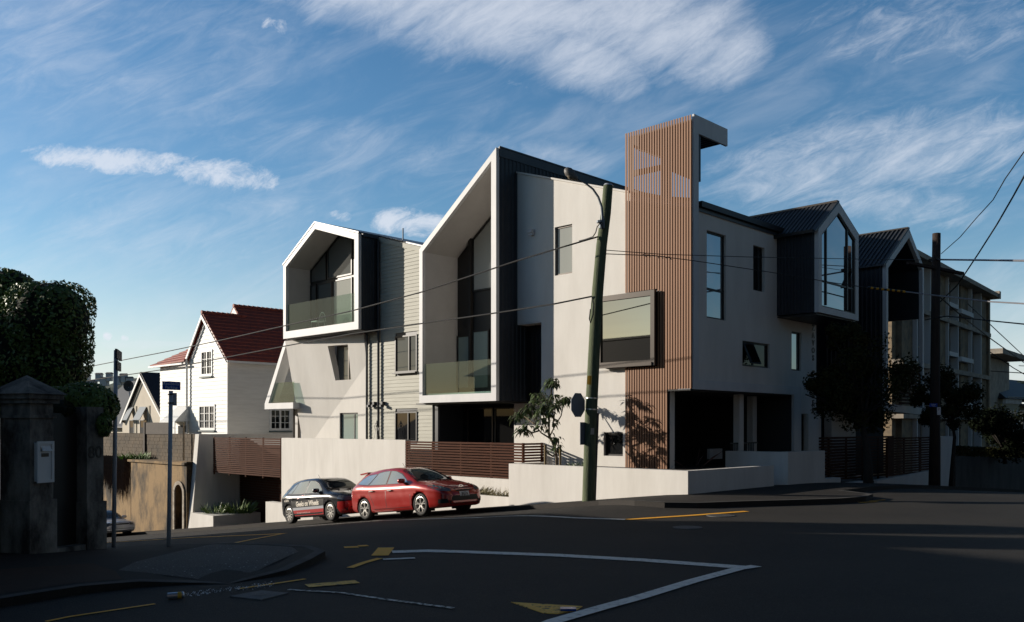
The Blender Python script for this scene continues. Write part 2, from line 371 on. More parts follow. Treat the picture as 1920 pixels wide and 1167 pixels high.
def slab(name, poly, fn, m, thick=.0, kind='structure', off=0, grid=.8, **kw):
    """a sheet laid over the terrain; thick > 0 gives it a vertical kerb edge"""
    bm = bmesh.new(); vs = [bm.verts.new((p[0], p[1], 0)) for p in poly]; bm.faces.new(vs)
    for ax in (0, 1):
        lo = min(p[ax] for p in poly); hi = max(p[ax] for p in poly); x = math.floor(lo / grid) * grid
        while x < hi:
            if x > lo:
                no = (1, 0, 0) if ax == 0 else (0, 1, 0); co = (x, 0, 0) if ax == 0 else (0, x, 0)
                bmesh.ops.bisect_plane(bm, geom=bm.verts[:] + bm.edges[:] + bm.faces[:], plane_co=co, plane_no=no)
            x += grid if abs(x) < 45 else 5 * grid
    bmesh.ops.triangulate(bm, faces=bm.faces)
    if thick:
        be = [e for e in bm.edges if len(e.link_faces) == 1]
        r = bmesh.ops.extrude_edge_only(bm, edges=be); low = {v for v in r['geom'] if isinstance(v, bmesh.types.BMVert)}
    else: low = set()
    mb = MB()
    for i, v in enumerate(bm.verts): v.index = i; s, t = v.co.x, v.co.y; mb.v.append(P(s, t, fn(s, t) + off - (thick if v in low else 0)))
    mb.f = [tuple(v.index for v in f.verts) for f in bm.faces]; bm.free()
    return build(name, mb, m, kind=kind, **kw)
def foot(s, t): return H(s, t) + .06
kerb_far = [(60, -3.9), (3, -3.9), (0, -4.3), (-1.7, -5.1), (-2.6, -5.2), (-3.2, -4.8), (-3.8, -3.6), (-4.5, -2.5), (-5.0, -1.6), (-5.2, -.6), (-5.0, .3), (-4.2, .9), (-3.8, 1.2), (-3.8, 60)]
slab('pavement', kerb_far + [(12, 60), (12, 12), (8, 8), (8, 1), (60, 1)], foot, asphf, .16)
kerb_near = [(60, -15.0), (2, -15.3), (-1.2, -15.25), (-2.1, -14.8), (-2.9, -14.5), (-3.5, -14.65), (-4.0, -15.2), (-4.4, -15.8), (-4.5, -16.6), (-4.15, -17.0), (-3.95, -17.4), (-3.9, -18), (-4.1, -19), (-4.4, -21), (-5, -26), (-5.5, -50)]
def foot_near(s, t):
    drop = math.exp(-((t + 16.6) / .8) ** 2) * math.exp(-((s + 4.4) / .7) ** 2) * .09
    return H(s, t) + .025 - drop
slab('pavement', kerb_near + [(60, -50)], foot_near, asphf, .16)
def edge_band(name, pts, w, fn, off, m):
    mb = MB(); n = len(pts); ring = []
    for i, p in enumerate(pts):
        a = Vector(pts[max(i - 1, 0)]); b = Vector(pts[min(i + 1, n - 1)]); d = (b - a).normalized(); q = Vector((-d.y, d.x))
        ring.append((Vector(p), Vector(p) + q * w))
    for a, b in ring: mb.v += [P(a.x, a.y, fn(*a) + off), P(b.x, b.y, fn(*b) + off)]
    for i in range(n - 1): mb.f.append((2 * i, 2 * i + 1, 2 * i + 3, 2 * i + 2))
    build(name, mb, m, kind='structure')
def dens(pts, step=.5):
    o = []
    for a, b in zip(pts, pts[1:]):
        a = Vector(a); b = Vector(b); k = max(1, int((b - a).length / step))
        o += [tuple(a + (b - a) * i / k) for i in range(k)]
    return o + [pts[-1]]
edge_band('kerb', dens(kerb_near[1:-1]), .14, foot_near, .005, kerbm)
edge_band('kerb', dens(kerb_far[:-1]), -.14, foot, .005, kerbm)
# chipseal patch and brown patch on the near corner
slab('pavement_patch', [(-1.6, -15.3), (-2.2, -14.98), (-2.8, -14.75), (-3.3, -14.95), (-3.75, -15.5), (-4.1, -16.0), (-4.2, -16.6), (-3.8, -16.95), (-3.1, -17.3), (-2.6, -16.9), (-2.1, -16.2), (-1.6, -15.4)], foot_near, gravel, off=.004, grid=.5)
slab('pavement_patch', [(-3.15, -17.35), (-3.72, -17.5), (-3.65, -18), (-3.8, -19), (-4.1, -21), (-4.6, -25), (-3.4, -25), (-2.4, -20), (-2.0, -18.2), (-2.3, -17.3)], foot_near, brownp, off=.004, grid=.5)
# painted lines and covers on the road
def stripe(pxs, w, m, wpx=None, off=.009):
    pts = dens([cast(*p) for p in pxs], .2); mb = MB(); n = len(pts)
    for i, p in enumerate(pts):
        a = Vector(pts[max(i - 1, 0)]); b = Vector(pts[min(i + 1, n - 1)]); d = (b - a).normalized(); q = Vector((-d.y, d.x)) * w / 2
        for sg in (1, -1): c = Vector(p) + sg * q; mb.v.append(P(c.x, c.y, road(c.x, c.y) + off))
    for i in range(n - 1): mb.f.append((2 * i, 2 * i + 1, 2 * i + 3, 2 * i + 2))
    build('road_marking', mb, m, kind='structure')
stripe([(185, 1019), (355, 1009), (530, 1001.5)], .26, orange)
stripe([(530, 1001.5), (470, 1013), (398, 1030)], .12, orange)
stripe([(425, 1026), (448, 1025), (472, 1026.5)], .16, orange); stripe([(522, 1027.5), (583, 1027.5)], .16, orange)
stripe([(645, 1027.5), (672, 1026.5)], .17, orange); stripe([(672, 1025), (690, 1024)], .15, orange)
stripe([(712, 1043), (724, 1028)], .24, orange); stripe([(656, 1066), (680, 1057), (712, 1048)], .10, orange)
stripe([(86, 1167), (130, 1158), (290, 1134)], .05, orange); stripe([(444, 1106), (500, 1098), (572, 1087)], .06, orange)
stripe([(735, 1036), (800, 1034), (860, 1035.5), (1040, 1042), (1200, 1051), (1405, 1066)], .26, whitel)
stripe([(1418, 1063), (1385, 1068), (1300, 1091), (1196, 1123), (1130, 1141), (1040, 1167), (960, 1200)], .17, whitel, off=.013)
stripe([(718, 1050), (778, 1047.5)], .12, whitel)
stripe([(560, 988), (700, 977.5), (800, 974), (900, 971.5), (1080, 972), (1172, 975)], .17, whitel)
stripe([(1176, 975), (1300, 967), (1400, 959.5)], .17, orange)
stripe([(1610, 943), (1645, 941.5)], .10, orange); stripe([(1630, 940), (1660, 938)], .07, orange)
stripe([(575, 1100), (670, 1092)], .22, orangew); stripe([(540, 1107), (640, 1113), (720, 1125), (850, 1142)], .06, whitew)
def patch(name, pxs, m, fn=road, off=.006, label=None, cat=None, kind=None, group=None, thick=.03):
    pts = [cast(*p) for p in pxs]; c = Vector((sum(p[0] for p in pts) / len(pts), sum(p[1] for p in pts) / len(pts)))
    mb = MB(); n = len(pts)
    for dz in (off, off - thick):
        for p in pts: mb.v.append(P(p[0], p[1], fn(*p) + dz))
    mb.f = [tuple(range(n)), tuple(range(2 * n - 1, n - 1, -1))] + [(i, (i + 1) % n, n + (i + 1) % n, n + i) for i in range(n)]
    return build(name, mb, m, label=label, cat=cat, kind=kind, group=group)
patch('road_marking', [(958, 1130), (1092, 1138), (1080, 1146), (1045, 1152), (1020, 1151)], orangew, kind='structure')
iron = mat('cast_iron', (.10, .10, .10), .6, (.06, .06, .06), 30, .5, 60)
concl = mat('cover_concrete', (.15, .145, .14), .85, (.10, .10, .095), 12)
def cover(s, t, r, m, label, off=.012, ring=None):
    mb = MB(); k = 28
    for dz, rr in ((off, r), (off - .04, r)):
        for i in range(k): a = 2 * math.pi * i / k; q = (s + rr * math.cos(a), t + rr * math.sin(a)); mb.v.append(P(*q, road(*q) + dz))
    mb.f = [tuple(range(k)), tuple(range(2 * k - 1, k - 1, -1))] + [(i, (i + 1) % k, k + (i + 1) % k, k + i) for i in range(k)]
    o = build('manhole_cover', mb, m, label=label, cat='manhole cover')
    b = MB()
    for i in range(3):
        x = -r * .5 + i * r * .5
        b.add([P(s + x, t - r * .6, road(s, t) + off + .004), P(s + x + .03, t - r * .6, road(s, t) + off + .004), P(s + x + .03, t + r * .6, road(s, t) + off + .004), P(s + x, t + r * .6, road(s, t) + off + .004)], [(0, 1, 2, 3)], raw=True)
    build('raised_rib', b, concl, o, recalc=False)
s_, t_ = cast(1289, 990); cover(s_, t_, .26, concl, 'pale round manhole cover in the road nearest the double white corner')
s_, t_ = cast(1351, 967.5); cover(s_, t_, .28, iron, 'dark round manhole cover beside the yellow kerb line')
o = patch('access_cover', [(430, 1120), (490, 1126.5), (541, 1114), (489, 1109)], concl, label='grey rectangular utility cover set in the road by the near kerb', cat='utility cover', off=.012)
s_, t_ = cast(487, 1117); mb = MB()
for i in range(16):
    for rr in (.045, .07): a = 2 * math.pi * i / 16; mb.v.append(P(s_ + rr * math.cos(a), t_ + rr * math.sin(a), road(s_, t_) + .022))
mb.f = [(2 * i, 2 * i + 1, (2 * i + 3) % 32, (2 * i + 2) % 32) for i in range(16)]
build('lifting_ring', mb, iron, o, recalc=False)

# ------------------------------------------------------------------ hill
hm = mat('hill_bush', (.040, .060, .045), .95, (.09, .11, .09), .03, lo=.45, hi=.62, detail=12)
mb = MB(ident); nx = 90; ny = 14
for j in range(ny):
    for i in range(nx):
        x = -1500 + i * (2600 / (nx - 1)); f = j / (ny - 1); y = 1180 + 420 * f
        pxx = 960 + x / 1250 * 1639
        top = 68 + 18 * math.exp(-((pxx - 150) / 75) ** 2) - 14 * math.exp(-((pxx - 330) / 60) ** 2) + 10 * noise.noise(Vector((x * .012, 2, 0))) + 3 * noise.noise(Vector((x * .06, 5, 0)))
        if pxx > 420: top *= max(.15, 1 - (pxx - 420) / 700)
        mb.v.append(Vector((x, y, -60 + (top + 60) * math.sin(min(1, f * 1.25) * math.pi / 2) + (2.2 * noise.noise(Vector((x * .05, y * .05, 0)))) * (f > .1))))
for j in range(ny - 1):
    for i in range(nx - 1): q = j * nx + i; mb.f.append((q, q + 1, q + nx + 1, q + nx))
build('hill', mb, hm, kind='structure', smooth=True)
hillhouse = []
hw = mat('far_house_wall', (.55, .56, .56), .8); hr = mat('far_house_roof', (.16, .14, .14), .8)
hs = [(137, 716, 1.1, 'with a long wall'), (150, 727, 1, 'lowest on the slope'), (163, 707, .8, 'small, left of the tall pole'), (175, 717, .9, 'mid slope'), (186, 704, .8, 'near the ridge'), (196, 712, 1.1, 'partly behind the tall pole'), (205, 703, .7, 'on the skyline'), (222, 710, 1.2, 'right of the pole'), (232, 705, .9, 'just under the ridge'), (243, 711, .8, 'at the right end of the slope')]
for i, (x, y, k, d) in enumerate(hs):
    c = at(x, y, 1235); w = 4.2 * k; g = thing('hillside_house', 'tiny pale house on the distant hill, ' + d, 'house', c, .3 * (i % 3), 'houses on the distant hill')
    F_ = lambda a, n, z, c=c: c + Vector((a, n, z))
    build('wall', MB(F_).box(-w, w, -5, 5, -9, 1.5), hw, g)
    build('roof', MB(F_).pn([(-6, 1.5), (0, 3.6), (6, 1.5)], -w - 1, w + 1), hr, g)
#%%BUILDING
# ------------------------------------------------------------------ corner building
cb = thing('apartment_building', 'white and charcoal corner apartment building with angular gable frames and a timber batten tower', 'building', P(0, 0, -1.8), math.atan2(V.y, V.x))
F0 = FL(0); G0 = FR(.05)
# --- white block, wall to the left street
hu = [(4.55, 4.95), (5.30, 4.95), (5.30, 6.54), (4.55, 6.54)]
hl = [(2.51, -.91), (3.26, -.91), (3.26, -.18), (2.51, -.18)]
outer = [(.8, -2.6), (5.9, -2.9), (5.9, 3.52), (7.02, 3.52), (7.02, 8.66), (.06, 6.37), (.06, 1.1), (.8, 1.1)]
build('wall', MB(F0).pz(outer, -.25, 0, [hu, hl]), stucco, cb)
build('coping', MB(F0).hexa([(.06, -.3, 6.375), (7.02, -.3, 8.665), (7.02, .05, 8.665), (.06, .05, 6.375), (.06, -.3, 6.435), (7.02, -.3, 8.725), (7.02, .05, 8.725), (.06, .05, 6.435)]), stucco, cb)
window(cb, F0, 4.55, 5.30, 4.95, 6.54, -.11, glass=gl_blind, fm=bronze)
window(cb, F0, 2.51, 3.26, -.91, -.18, -.13, glass=gl_dark)
# recess with dark cladding beside the big frame, pale wall below
build('recess_wall', MB(FL(.67)).box(5.9, 7.82, -.2, 0, -2.9, .9), stucco, cb)
m_ = MB(FL(.5)); m_.box(5.9, 7.04, -.1, 0, .9, 3.52); ribs(m_, 5.9, 7.04, 0, .9, 3.52); build('cladding', m_, black, cb)
build('recess_side', MB(F0).box(5.86, 5.9, -.65, -.002, -2.8, 3.5), stucco, cb)
build('recess_soffit', MB(F0).box(5.9, 7.0, -.65, -.002, 3.47, 3.515), stucco, cb)
for s in (6.25, 6.05): build('downpipe', MB().tube([P(s, .55, -2.6), P(s, .55, .95)], .05, 8), charcoal if s > 6.1 else greyp, cb)
build('wall_light', MB(F0).box(6.2, 6.38, 0, .16, 6.5, 6.62).box(6.22, 6.36, 0, .12, 6.42, 6.5), whitem, cb)
# roof of the white block
build('roof', MB(FL(.25)).hexa([(0, -9, 6.22), (7.0, -9, 8.5), (7.0, 0, 8.5), (0, 0, 6.22), (0, -9, 6.32), (7.0, -9, 8.6), (7.0, 0, 8.6), (0, 0, 6.32)]), charroof, cb)
# --- wall to the right street
w1 = (.79, 1.86, 3.19, 5.76); w2 = (3.49, 4.21, 4.3, 5.72); w3 = (2.83, 4.55, 1.88, 2.66); w4 = (6.05, 6.76, 1.89, 3.2)
def rect(w): return [(w[0], w[2]), (w[1], w[2]), (w[1], w[3]), (w[0], w[3])]
outer = [(.02, 1.1), (6.3, 1.1), (6.3, -1.3), (6.62, -1.3), (6.62, .44), (7.88, .44), (7.88, 6.33), (.02, 6.33)]
build('wall', MB(G0).pz(outer, -.25, 0, [rect(w) for w in (w1, w2, w3, w4)]), stucco, cb)
build('fascia', MB(FR(0)).box(.3, 7.7, -.3, .10, 6.335, 6.50), black, cb)
window(cb, G0, *w1, -.12, glass=gl_sky, tran=(4.05,)); window(cb, G0, *w2, -.14, glass=gl_dark, mull=(3.95,))
o = window(cb, G0, *w3, -.12, glass=gl_dark, mull=(3.6,)); window(cb, G0, *w4, -.12, glass=gl_sky)
sash = MB(G0); sash.hexa([(2.9, .22, 1.95), (3.56, .22, 1.95), (3.56, .25, 1.97), (2.9, .25, 1.97), (2.9, -.06, 2.6), (3.56, -.06, 2.6), (3.56, -.03, 2.62), (2.9, -.03, 2.62)]); so = build('awning_sash', sash, black, cb)
build('pane', MB(G0).hexa([(2.96, .255, 2.0), (3.5, .255, 2.0), (3.5, .262, 2.01), (2.96, .262, 2.01), (2.96, -.012, 2.56), (3.5, -.012, 2.56), (3.5, -.004, 2.57), (2.96, -.004, 2.57)]), gl_sky, so)
# --- tower: white frame that turns over the top, battens, soffit
tw = MB(FR(0)); tw.pz([(-.02, 1.07), (.22, 1.07), (.22, 8.42), (1.8, 8.42), (1.8, 8.93), (-.02, 8.93)], -.03, .04); build('tower_frame', tw, whitem, cb)
build('tower_canopy', MB().box(.03, 2.3, .16, 1.78, 8.55, 8.86), charcoal, cb)
m_ = MB()
for i in range(9): m_.box(.1, 2.25, .25 + i * .17, .33 + i * .17, 8.49, 8.548)
build('canopy_slats', m_, black, cb)
build('band', MB(FR(0)).pz([(.222, 1.07), (6.05, 1.07), (6.05, -1.3), (6.56, -1.3), (6.56, 1.34), (.222, 1.34)], -.05, .04), whitem, cb)
back = MB(F0)
def tz(s, a): return a
holes = [[(2.2, 8.59), (2.2, 7.8), (1.16, 7.76), (1.16, 8.0)], [(2.2, 7.62), (2.2, 7.2), (1.16, 6.84), (1.16, 7.6)], [(0.84, 7.49), (0.84, 6.75), (0.18, 6.6), (0.18, 7.12)]]
back.pz([(.02, 6.3), (2.35, 6.9), (2.35, 8.85), (.02, 8.85)], -.16, -.10, holes); build('tower_backing', back, black, cb)
build('tower_backing', MB(F0).pz([(.02, 1.1), (.8, 1.1), (.8, -2.7), (2.35, -2.7), (2.35, 6.88), (.02, 6.28)], .002, .02), black, cb)
build('tower_rear_panel', MB(F0).box(.02, .12, -.42, -.20, 7.09, 8.5), charcoal, cb)
nb = 26; pitch = 2.37 / nb
bw = MB(F0)
for i in range(nb):
    s = .012 + i * pitch; z0 = 1.08 if s < .78 else -2.7
    if 1.13 < s or s > 3: pass
    top = 8.9 - .0
    if s > 1.19 - .05:      # behind the bay window the battens stop above and below it
        bw.box(s, s + pitch * .58, .08, .105, z0, 1.78); bw.box(s, s + pitch * .58, .08, .105, 4.06, top)
    else: bw.box(s, s + pitch * .58, .08, .105, z0, top)
build('batten_screen', bw, slatm, cb)
build('screen_soffit', MB(F0).box(.03, .8, -.3, .1, 1.03, 1.075), black, cb)
# bay window
bay = MB(F0); bay.pz([(1.17, 1.80), (3.30, 1.80), (3.30, 4.02), (1.17, 4.02)], .16, .26, [[(1.31, 1.97), (3.18, 1.97), (3.18, 3.86), (1.31, 3.86)]]); bo = build('bay_window', bay, bronze, cb)
build('bay_box', MB(F0).box(1.20, 3.27, -.1, .158, 1.83, 3.99), black, bo)
build('pane', MB(F0).box(1.3, 3.19, .19, .20, 1.96, 3.87), gl_bay, bo)
build('sill', MB(F0).box(1.25, 3.22, .262, .30, 1.80, 1.90), bronze, bo)
# undercroft
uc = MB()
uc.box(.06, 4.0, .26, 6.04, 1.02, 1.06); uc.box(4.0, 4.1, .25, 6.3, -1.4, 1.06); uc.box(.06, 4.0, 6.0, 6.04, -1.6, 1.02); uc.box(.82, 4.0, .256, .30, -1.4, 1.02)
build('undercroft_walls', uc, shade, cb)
build('undercroft_floor', MB().box(-.1, 4.0, .3, 6.0, -1.6, -1.38), concl, cb)
for t, s in ((3.35, .45), (5.0, .9)): build('column', MB().box(s, s + .22, t, t + .26, -1.38, 1.02), stucco, cb)
rl = MB()
for i in range(14): rl.box(.5, .52, 2.9 + i * .11, 2.92 + i * .11, -1.38, -.55)
rl.box(.49, .53, 2.85, 4.6, -.55, -.51); build('railing', rl, black, cb)
build('letter_box_panel', MB().box(2.0, 2.1, 4.1, 4.9, -1.1, -.75), paint, cb)
# entrance beyond the leg of the band, pilaster
window(cb, FR(.05), 6.62, 7.14, -1.2, .42, -.16, glass=gl_mid)
build('pilaster', MB(FR(0)).box(7.14, 7.92, -.3, .02, -1.7, .436), stucco, cb)
build('recess_wall', MB().box(1.5, 1.6, 7.5, 17.5, -2, 7.2), darkin, cb)
build('recess_wall', MB().box(.3, 1.5, 7.6, 7.88, -1.8, 6.3), stucco, cb)
build('recess_wall', MB().box(1.0, 1.4, 8.0, 10.3, -1.8, .45), stucco, cb)
for i, ch in enumerate('ZAVOS CORNER'):
    if ch != ' ': text_on('sign_letter', ch, .27, FR(.05), 7.62, .012, 3.43 - i * .262, bronze, cb, dirn=1, bold=.006, extrude=.012)
# --- big gable frame (two storeys), gable_2
g2o = [(11.05, .86), (11.05, 6.49), (7.03, 9.33), (7.03, .86)]
g2i = [(10.87, 1.13), (10.87, 6.38), (7.27, 8.93), (7.27, 1.13)]
gf = build('gable_frame', MB(FL(-1)).pz(g2o, -.14, 0, [g2i]), whitem, cb)
def shrink(pl, d, c): return [((p[0] - c[0]) * d + c[0], (p[1] - c[1]) * d + c[1]) for p in pl]
build('gable_lining', MB(FL(-1)).pz(shrink(g2i, 1.012, (9, 4.5)), -1.74, -.142, [shrink(g2i, .998, (9, 4.5))]), lining, cb)
build('gable_shell', MB(FL(-1)).pz(shrink(g2o, .998, (9, 4.5)), -1.73, -.143, [shrink(g2i, 1.02, (9, 4.5))]), charcoal, cb)
build('gable_body', MB(FL(.75)).pz([(11.04, .87), (11.04, 6.48), (7.04, 9.31), (7.04, .87)], -9, 0), charcoal, cb)
m_ = MB(lambda a, n, z: P(7.035 - n, a, z)); ribs(m_, -.84, 9, 0, .87, 9.05, .19, .028, .05); build('ribbed_cladding', m_, charcoal, cb)
build('ridge_flashing', MB(lambda a, n, z: P(7.035 - n, a, z)).box(-.86, 9.6, .0, .035, 9.06, 9.34), charroof, cb)
rm = MB(FL(0)); rm.hexa([(11.12, -9.5, 6.47), (7.0, -9.5, 9.36), (7.0, .86, 9.36), (11.12, .86, 6.47), (11.12, -9.5, 6.52), (7.0, -9.5, 9.41), (7.0, .86, 9.41), (11.12, .86, 6.52)]); build('roof', rm, charroof, cb)
# glazing of gable 2
G2 = FL(.72)
build('glazing_backing', MB(G2).pz(shrink(g2i, .999, (9, 4.5)), -.02, 0), black, cb)
window(cb, G2, 10.14, 10.83, 1.4, 3.42, .02, glass=gl_mint); window(cb, G2, 9.1, 9.98, 1.38, 3.55, .02, glass=gl_mint); window(cb, G2, 8.2, 9.0, 1.38, 3.55, .02, glass=gl_mint); window(cb, G2, 7.3, 8.1, 1.38, 3.55, .02, glass=gl_dark)
f = MB(G2); f.pz([(9.98, 5.0), (9.98, 6.95), (7.35, 8.80), (7.35, 5.0)], .02, .06, [[(9.92, 5.06), (9.92, 6.9), (7.41, 8.68), (7.41, 5.06)]]); wo = build('window', f, black, cb)
build('pane', MB(G2).pz([(9.95, 5.03), (9.95, 6.92), (7.38, 8.74), (7.38, 5.03)], .03, .035), gl_blind, wo)
build('post', MB(G2).box(10.0, 10.12, .0, .14, 1.14, 7.0), black, cb)
def balustrade(fr, a0, a1, z0, z1, n, splits=(), slopes=None):
    xs = [a0, *splits, a1]
    for i in range(len(xs) - 1): build('balustrade_panel', MB(fr).box(xs[i] + .012, xs[i + 1] - .012, n, n + .014, z0, z1), gl_bal, cb)
balustrade(FL(-1), 7.29, 10.85, 1.14, 2.28, -.1, (9.0,))
build('balustrade_channel', MB(FL(-1)).box(7.28, 10.86, -.125, -.112, 1.131, 1.20), greyp, cb)
# dark glazed recess under gable 2
build('lower_recess', MB(FL(1.2)).box(7.8, 11.45, -.1, 0, -2.5, .88), darkin, cb)
window(cb, FL(1.2), 7.85, 9.3, -1.6, .7, .003, glass=gl_deep); window(cb, FL(1.2), 9.4, 10.8, -1.6, .7, .003, glass=gl_deep, fm=bronze)
build('recess_side', MB().box(11.36, 11.45, .02, 1.2, -2.6, .86), charcoal, cb)
build('recess_soffit', MB().box(7.05, 11.44, -.84, 1.2, .80, .858), black, cb)
build('recess_floor', MB().box(5.9, 11.44, .02, 1.2, -2.6, -2.0), concl, cb)
# --- weatherboard block with the rear gable, t = 0
rt = lambda a: 8.59 - .291 * (17.95 - a) if a < 17.95 else 8.59 - .58 * (a - 17.95)
gb = MB(F0); gb.pz([(20.40, 3.9), (20.40, rt(20.45) - .06), (17.95, 8.53), (14.83, rt(14.83) - .03), (14.83, 3.9)], -9, -.33).pz([(14.82, 3.9), (14.82, rt(14.82) - .03), (11.1, rt(11.1) - .03), (11.1, -2.6), (15.66, -3.2), (15.66, 3.85), (14.82, 3.85)], -9, -.02); build('rear_wall', gb, charcoal, cb)
bd = MB(F0)
U_ = (12.36, 13.72, 2.12, 3.56); D_ = (12.36, 13.72, -.6, .58)
z = -2.7
while z < 8:
    zt = z + .142; segs = [(11.12 if z > .9 else 11.46, 15.64 if z < 3.85 else 14.84)]
    if z > .9: pass
    lim = lambda a: rt(a) - .06
    for (a, b) in segs:
        # clip the sloping top: board stops where the roof line passes it
        if lim(a) < zt: a = max(a, 17.95 - (8.59 - .06 - zt) / .291)
        if a >= b - .05: continue
        parts_ = [(a, b)]
        for w in (U_, D_):
            if z < w[3] and zt > w[2]:
                np = []
                for (p, q) in parts_:
                    if w[0] > p: np.append((p, min(q, w[0])))
                    if w[1] < q: np.append((max(p, w[1]), q))
                parts_ = np
        for (p, q) in parts_:
            bd.hexa([(p, -.02, z), (q, -.02, z), (q, .022, z), (p, .022, z), (p, -.02, zt), (q, -.02, zt), (q, .004, zt), (p, .004, zt)])
    z += .142
build('weatherboards', bd, wb, cb)
window(cb, F0, *U_, -.02, mull=(12.85,), glass=gl_mid, depth=.07, sill=True); window(cb, F0, *D_, -.02, mull=(12.9,), glass=gl_dark, depth=.07)
build('barge_flashing', MB(F0).hexa([(11.1, -.1, rt(11.1) - .2), (14.84, -.1, rt(14.84) - .2), (14.84, .05, rt(14.84) - .2), (11.1, .05, rt(11.1) - .2), (11.1, -.1, rt(11.1) - .015), (14.84, -.1, rt(14.84) - .015), (14.84, .05, rt(14.84) - .015), (11.1, .05, rt(11.1) - .015)]), wb, cb)
ro = MB(F0); ro.hexa([(11.05, -9.2, rt(11.05)), (17.95, -9.2, rt(17.95)), (17.95, 1.0 - .0, rt(17.95)), (11.05, .06, rt(11.05)), (11.05, -9.2, rt(11.05) + .05), (17.95, -9.2, rt(17.95) + .05), (17.95, 1.0, rt(17.95) + .05), (11.05, .06, rt(11.05) + .05)])
build('roof', MB(F0).hexa([(11.05, -9.2, rt(11.05)), (17.95, -9.2, rt(17.95)), (17.95, .0, rt(17.95)), (11.05, .0, rt(11.05)), (11.05, -9.2, rt(11.05) + .06), (17.95, -9.2, rt(17.95) + .06), (17.95, .0, rt(17.95) + .06), (11.05, .0, rt(11.05) + .06)])
      .hexa([(14.8, .0, rt(14.8)), (17.95, .0, rt(17.95)), (17.95, 1.02, rt(17.95)), (14.8, 1.02, rt(14.8)), (14.8, .0, rt(14.8) + .06), (17.95, .0, rt(17.95) + .06), (17.95, 1.02, rt(17.95) + .06), (14.8, 1.02, rt(14.8) + .06)]), charroof, cb)
build('roof', MB(F0).hexa([(17.95, -9.2, rt(17.95)), (20.5, -9.2, rt(20.5)), (20.5, 1.02, rt(20.5)), (17.95, 1.02, rt(17.95)), (17.95, -9.2, rt(17.95) + .06), (20.5, -9.2, rt(20.5) + .06), (20.5, 1.02, rt(20.5) + .06), (17.95, 1.02, rt(17.95) + .06)]), charroof, cb)
for s in (14.4, 11.75): build('vent_pipe', MB().tube([P(s, .9, rt(s)), P(s, .9, rt(s) + .55)], .03, 8), greyp, cb)
for s, z1 in ((15.5, 3.8), (14.72, 7.5), (11.3, .84)):
    build('downpipe', MB().tube([P(s, -.10, -2.7), P(s, -.10, z1)], .05, 8), charcoal, cb)
for s in (15.3, 15.0, 14.45): build('spotlight', MB(F0).box(s - .06, s + .06, .03, .16, .86, 1.0).box(s - .1, s - .0, .1, .26, .78, .88), charcoal, cb)
build('soffit', MB().box(14.86, 20.4, -.84, .0, 3.84, 3.90), black, cb)
# --- gable 1 frame
g1o = [(20.45, 3.87), (20.45, 7.14), (17.95, 8.59), (14.83, 7.66), (14.83, 3.87)]
g1i = [(20.24, 4.18), (20.24, 7.02), (17.93, 8.33), (15.1, 7.47), (15.1, 4.18)]
build('gable_frame', MB(FL(-1)).pz(g1o, -.14, 0, [g1i]), whitem, cb)
c1 = (17.7, 6.2)
build('gable_lining', MB(FL(-1)).pz(shrink(g1i, 1.012, c1), -1.30, -.142, [shrink(g1i, .998, c1)]), lining, cb)
build('gable_shell', MB(FL(-1)).pz(shrink(g1o, .998, c1), -1.28, -.143, [shrink(g1i, 1.02, c1)]), charcoal, cb)
m_ = MB(lambda a, n, z: P(14.835 - n, a, z)); ribs(m_, -.84, -.1, 0, 3.88, 7.6, .13, .025, .035); build('ribbed_cladding', m_, charcoal, cb)
build('gutter', MB().box(14.72, 14.83, -.86, -.12, 7.56, 7.66), charcoal, cb)
G1 = FL(.26)
build('glazing_backing', MB(G1).pz(shrink(g1i, .999, c1), -.03, 0), black, cb)
window(cb, G1, 19.72, 20.2, 4.25, 6.35, .0, glass=gl_mid); window(cb, G1, 18.5, 19.64, 4.25, 6.35, .0, glass=gl_mid)
window(cb, G1, 17.0, 18.42, 4.25, 6.35, .0, glass=gl_blind)
window(cb, G1, 15.2, 16.8, 4.25, 6.35, .0, glass=gl_blind)
for pl in ([(20.18, 6.45), (20.18, 6.98), (18.95, 7.68), (18.95, 6.45)], [(18.85, 6.45), (18.85, 7.74), (17.95, 8.24), (17.0, 7.96), (17.0, 6.45)], [(16.8, 6.45), (16.8, 7.9), (15.2, 7.42), (15.2, 6.45)]):
    cx_ = sum(p[0] for p in pl) / len(pl); cy_ = sum(p[1] for p in pl) / len(pl)
    wo = build('window', MB(G1).pz(pl, .0, .05, [shrink(pl, .93, (cx_, cy_))]), black, cb); build('pane', MB(G1).pz(shrink(pl, .97, (cx_, cy_)), .012, .02), gl_mid, wo)
balustrade(FL(-1), 15.12, 20.22, 4.19, 5.36, -.1, (17.4,))
# --- folded stucco wall under gable 1 and its side balcony
def fdist(a, z): return (a - 19.6) * .628 + (z + .6) * .779
FF = lambda a, n, z: P(a, -(n + .15 * fdist(a, z)), z)
hU = [(16.70, 1.97), (17.72, 1.97), (18.0, 3.44), (16.70, 3.44)]; hD = [(16.26, -.55), (17.58, -.55), (17.58, .58), (16.26, .58)]
fold_b = (22.18, -3.45)
build('folded_wall', MB(FF).pz([(19.6, -.6), (20.25, -1.318), (20.38, -.6), (20.9, 3.83), (15.66, 3.83), (15.66, 2.576)], -.3, 0, [hU]).add([(20.25, -.3, -1.318), (20.9, -.3, 3.83), (20.9, -8, 3.83), (20.25, -8, -1.318)], [(0, 1, 2, 3)]), stucco, cb)
build('wall', MB(F0).pz([(15.66, -3.4), (22, -3.4), (20.25, -1.32), (19.6, -.602), (15.66, 2.574)], -.3, -.001, [hD]), stucco, cb)
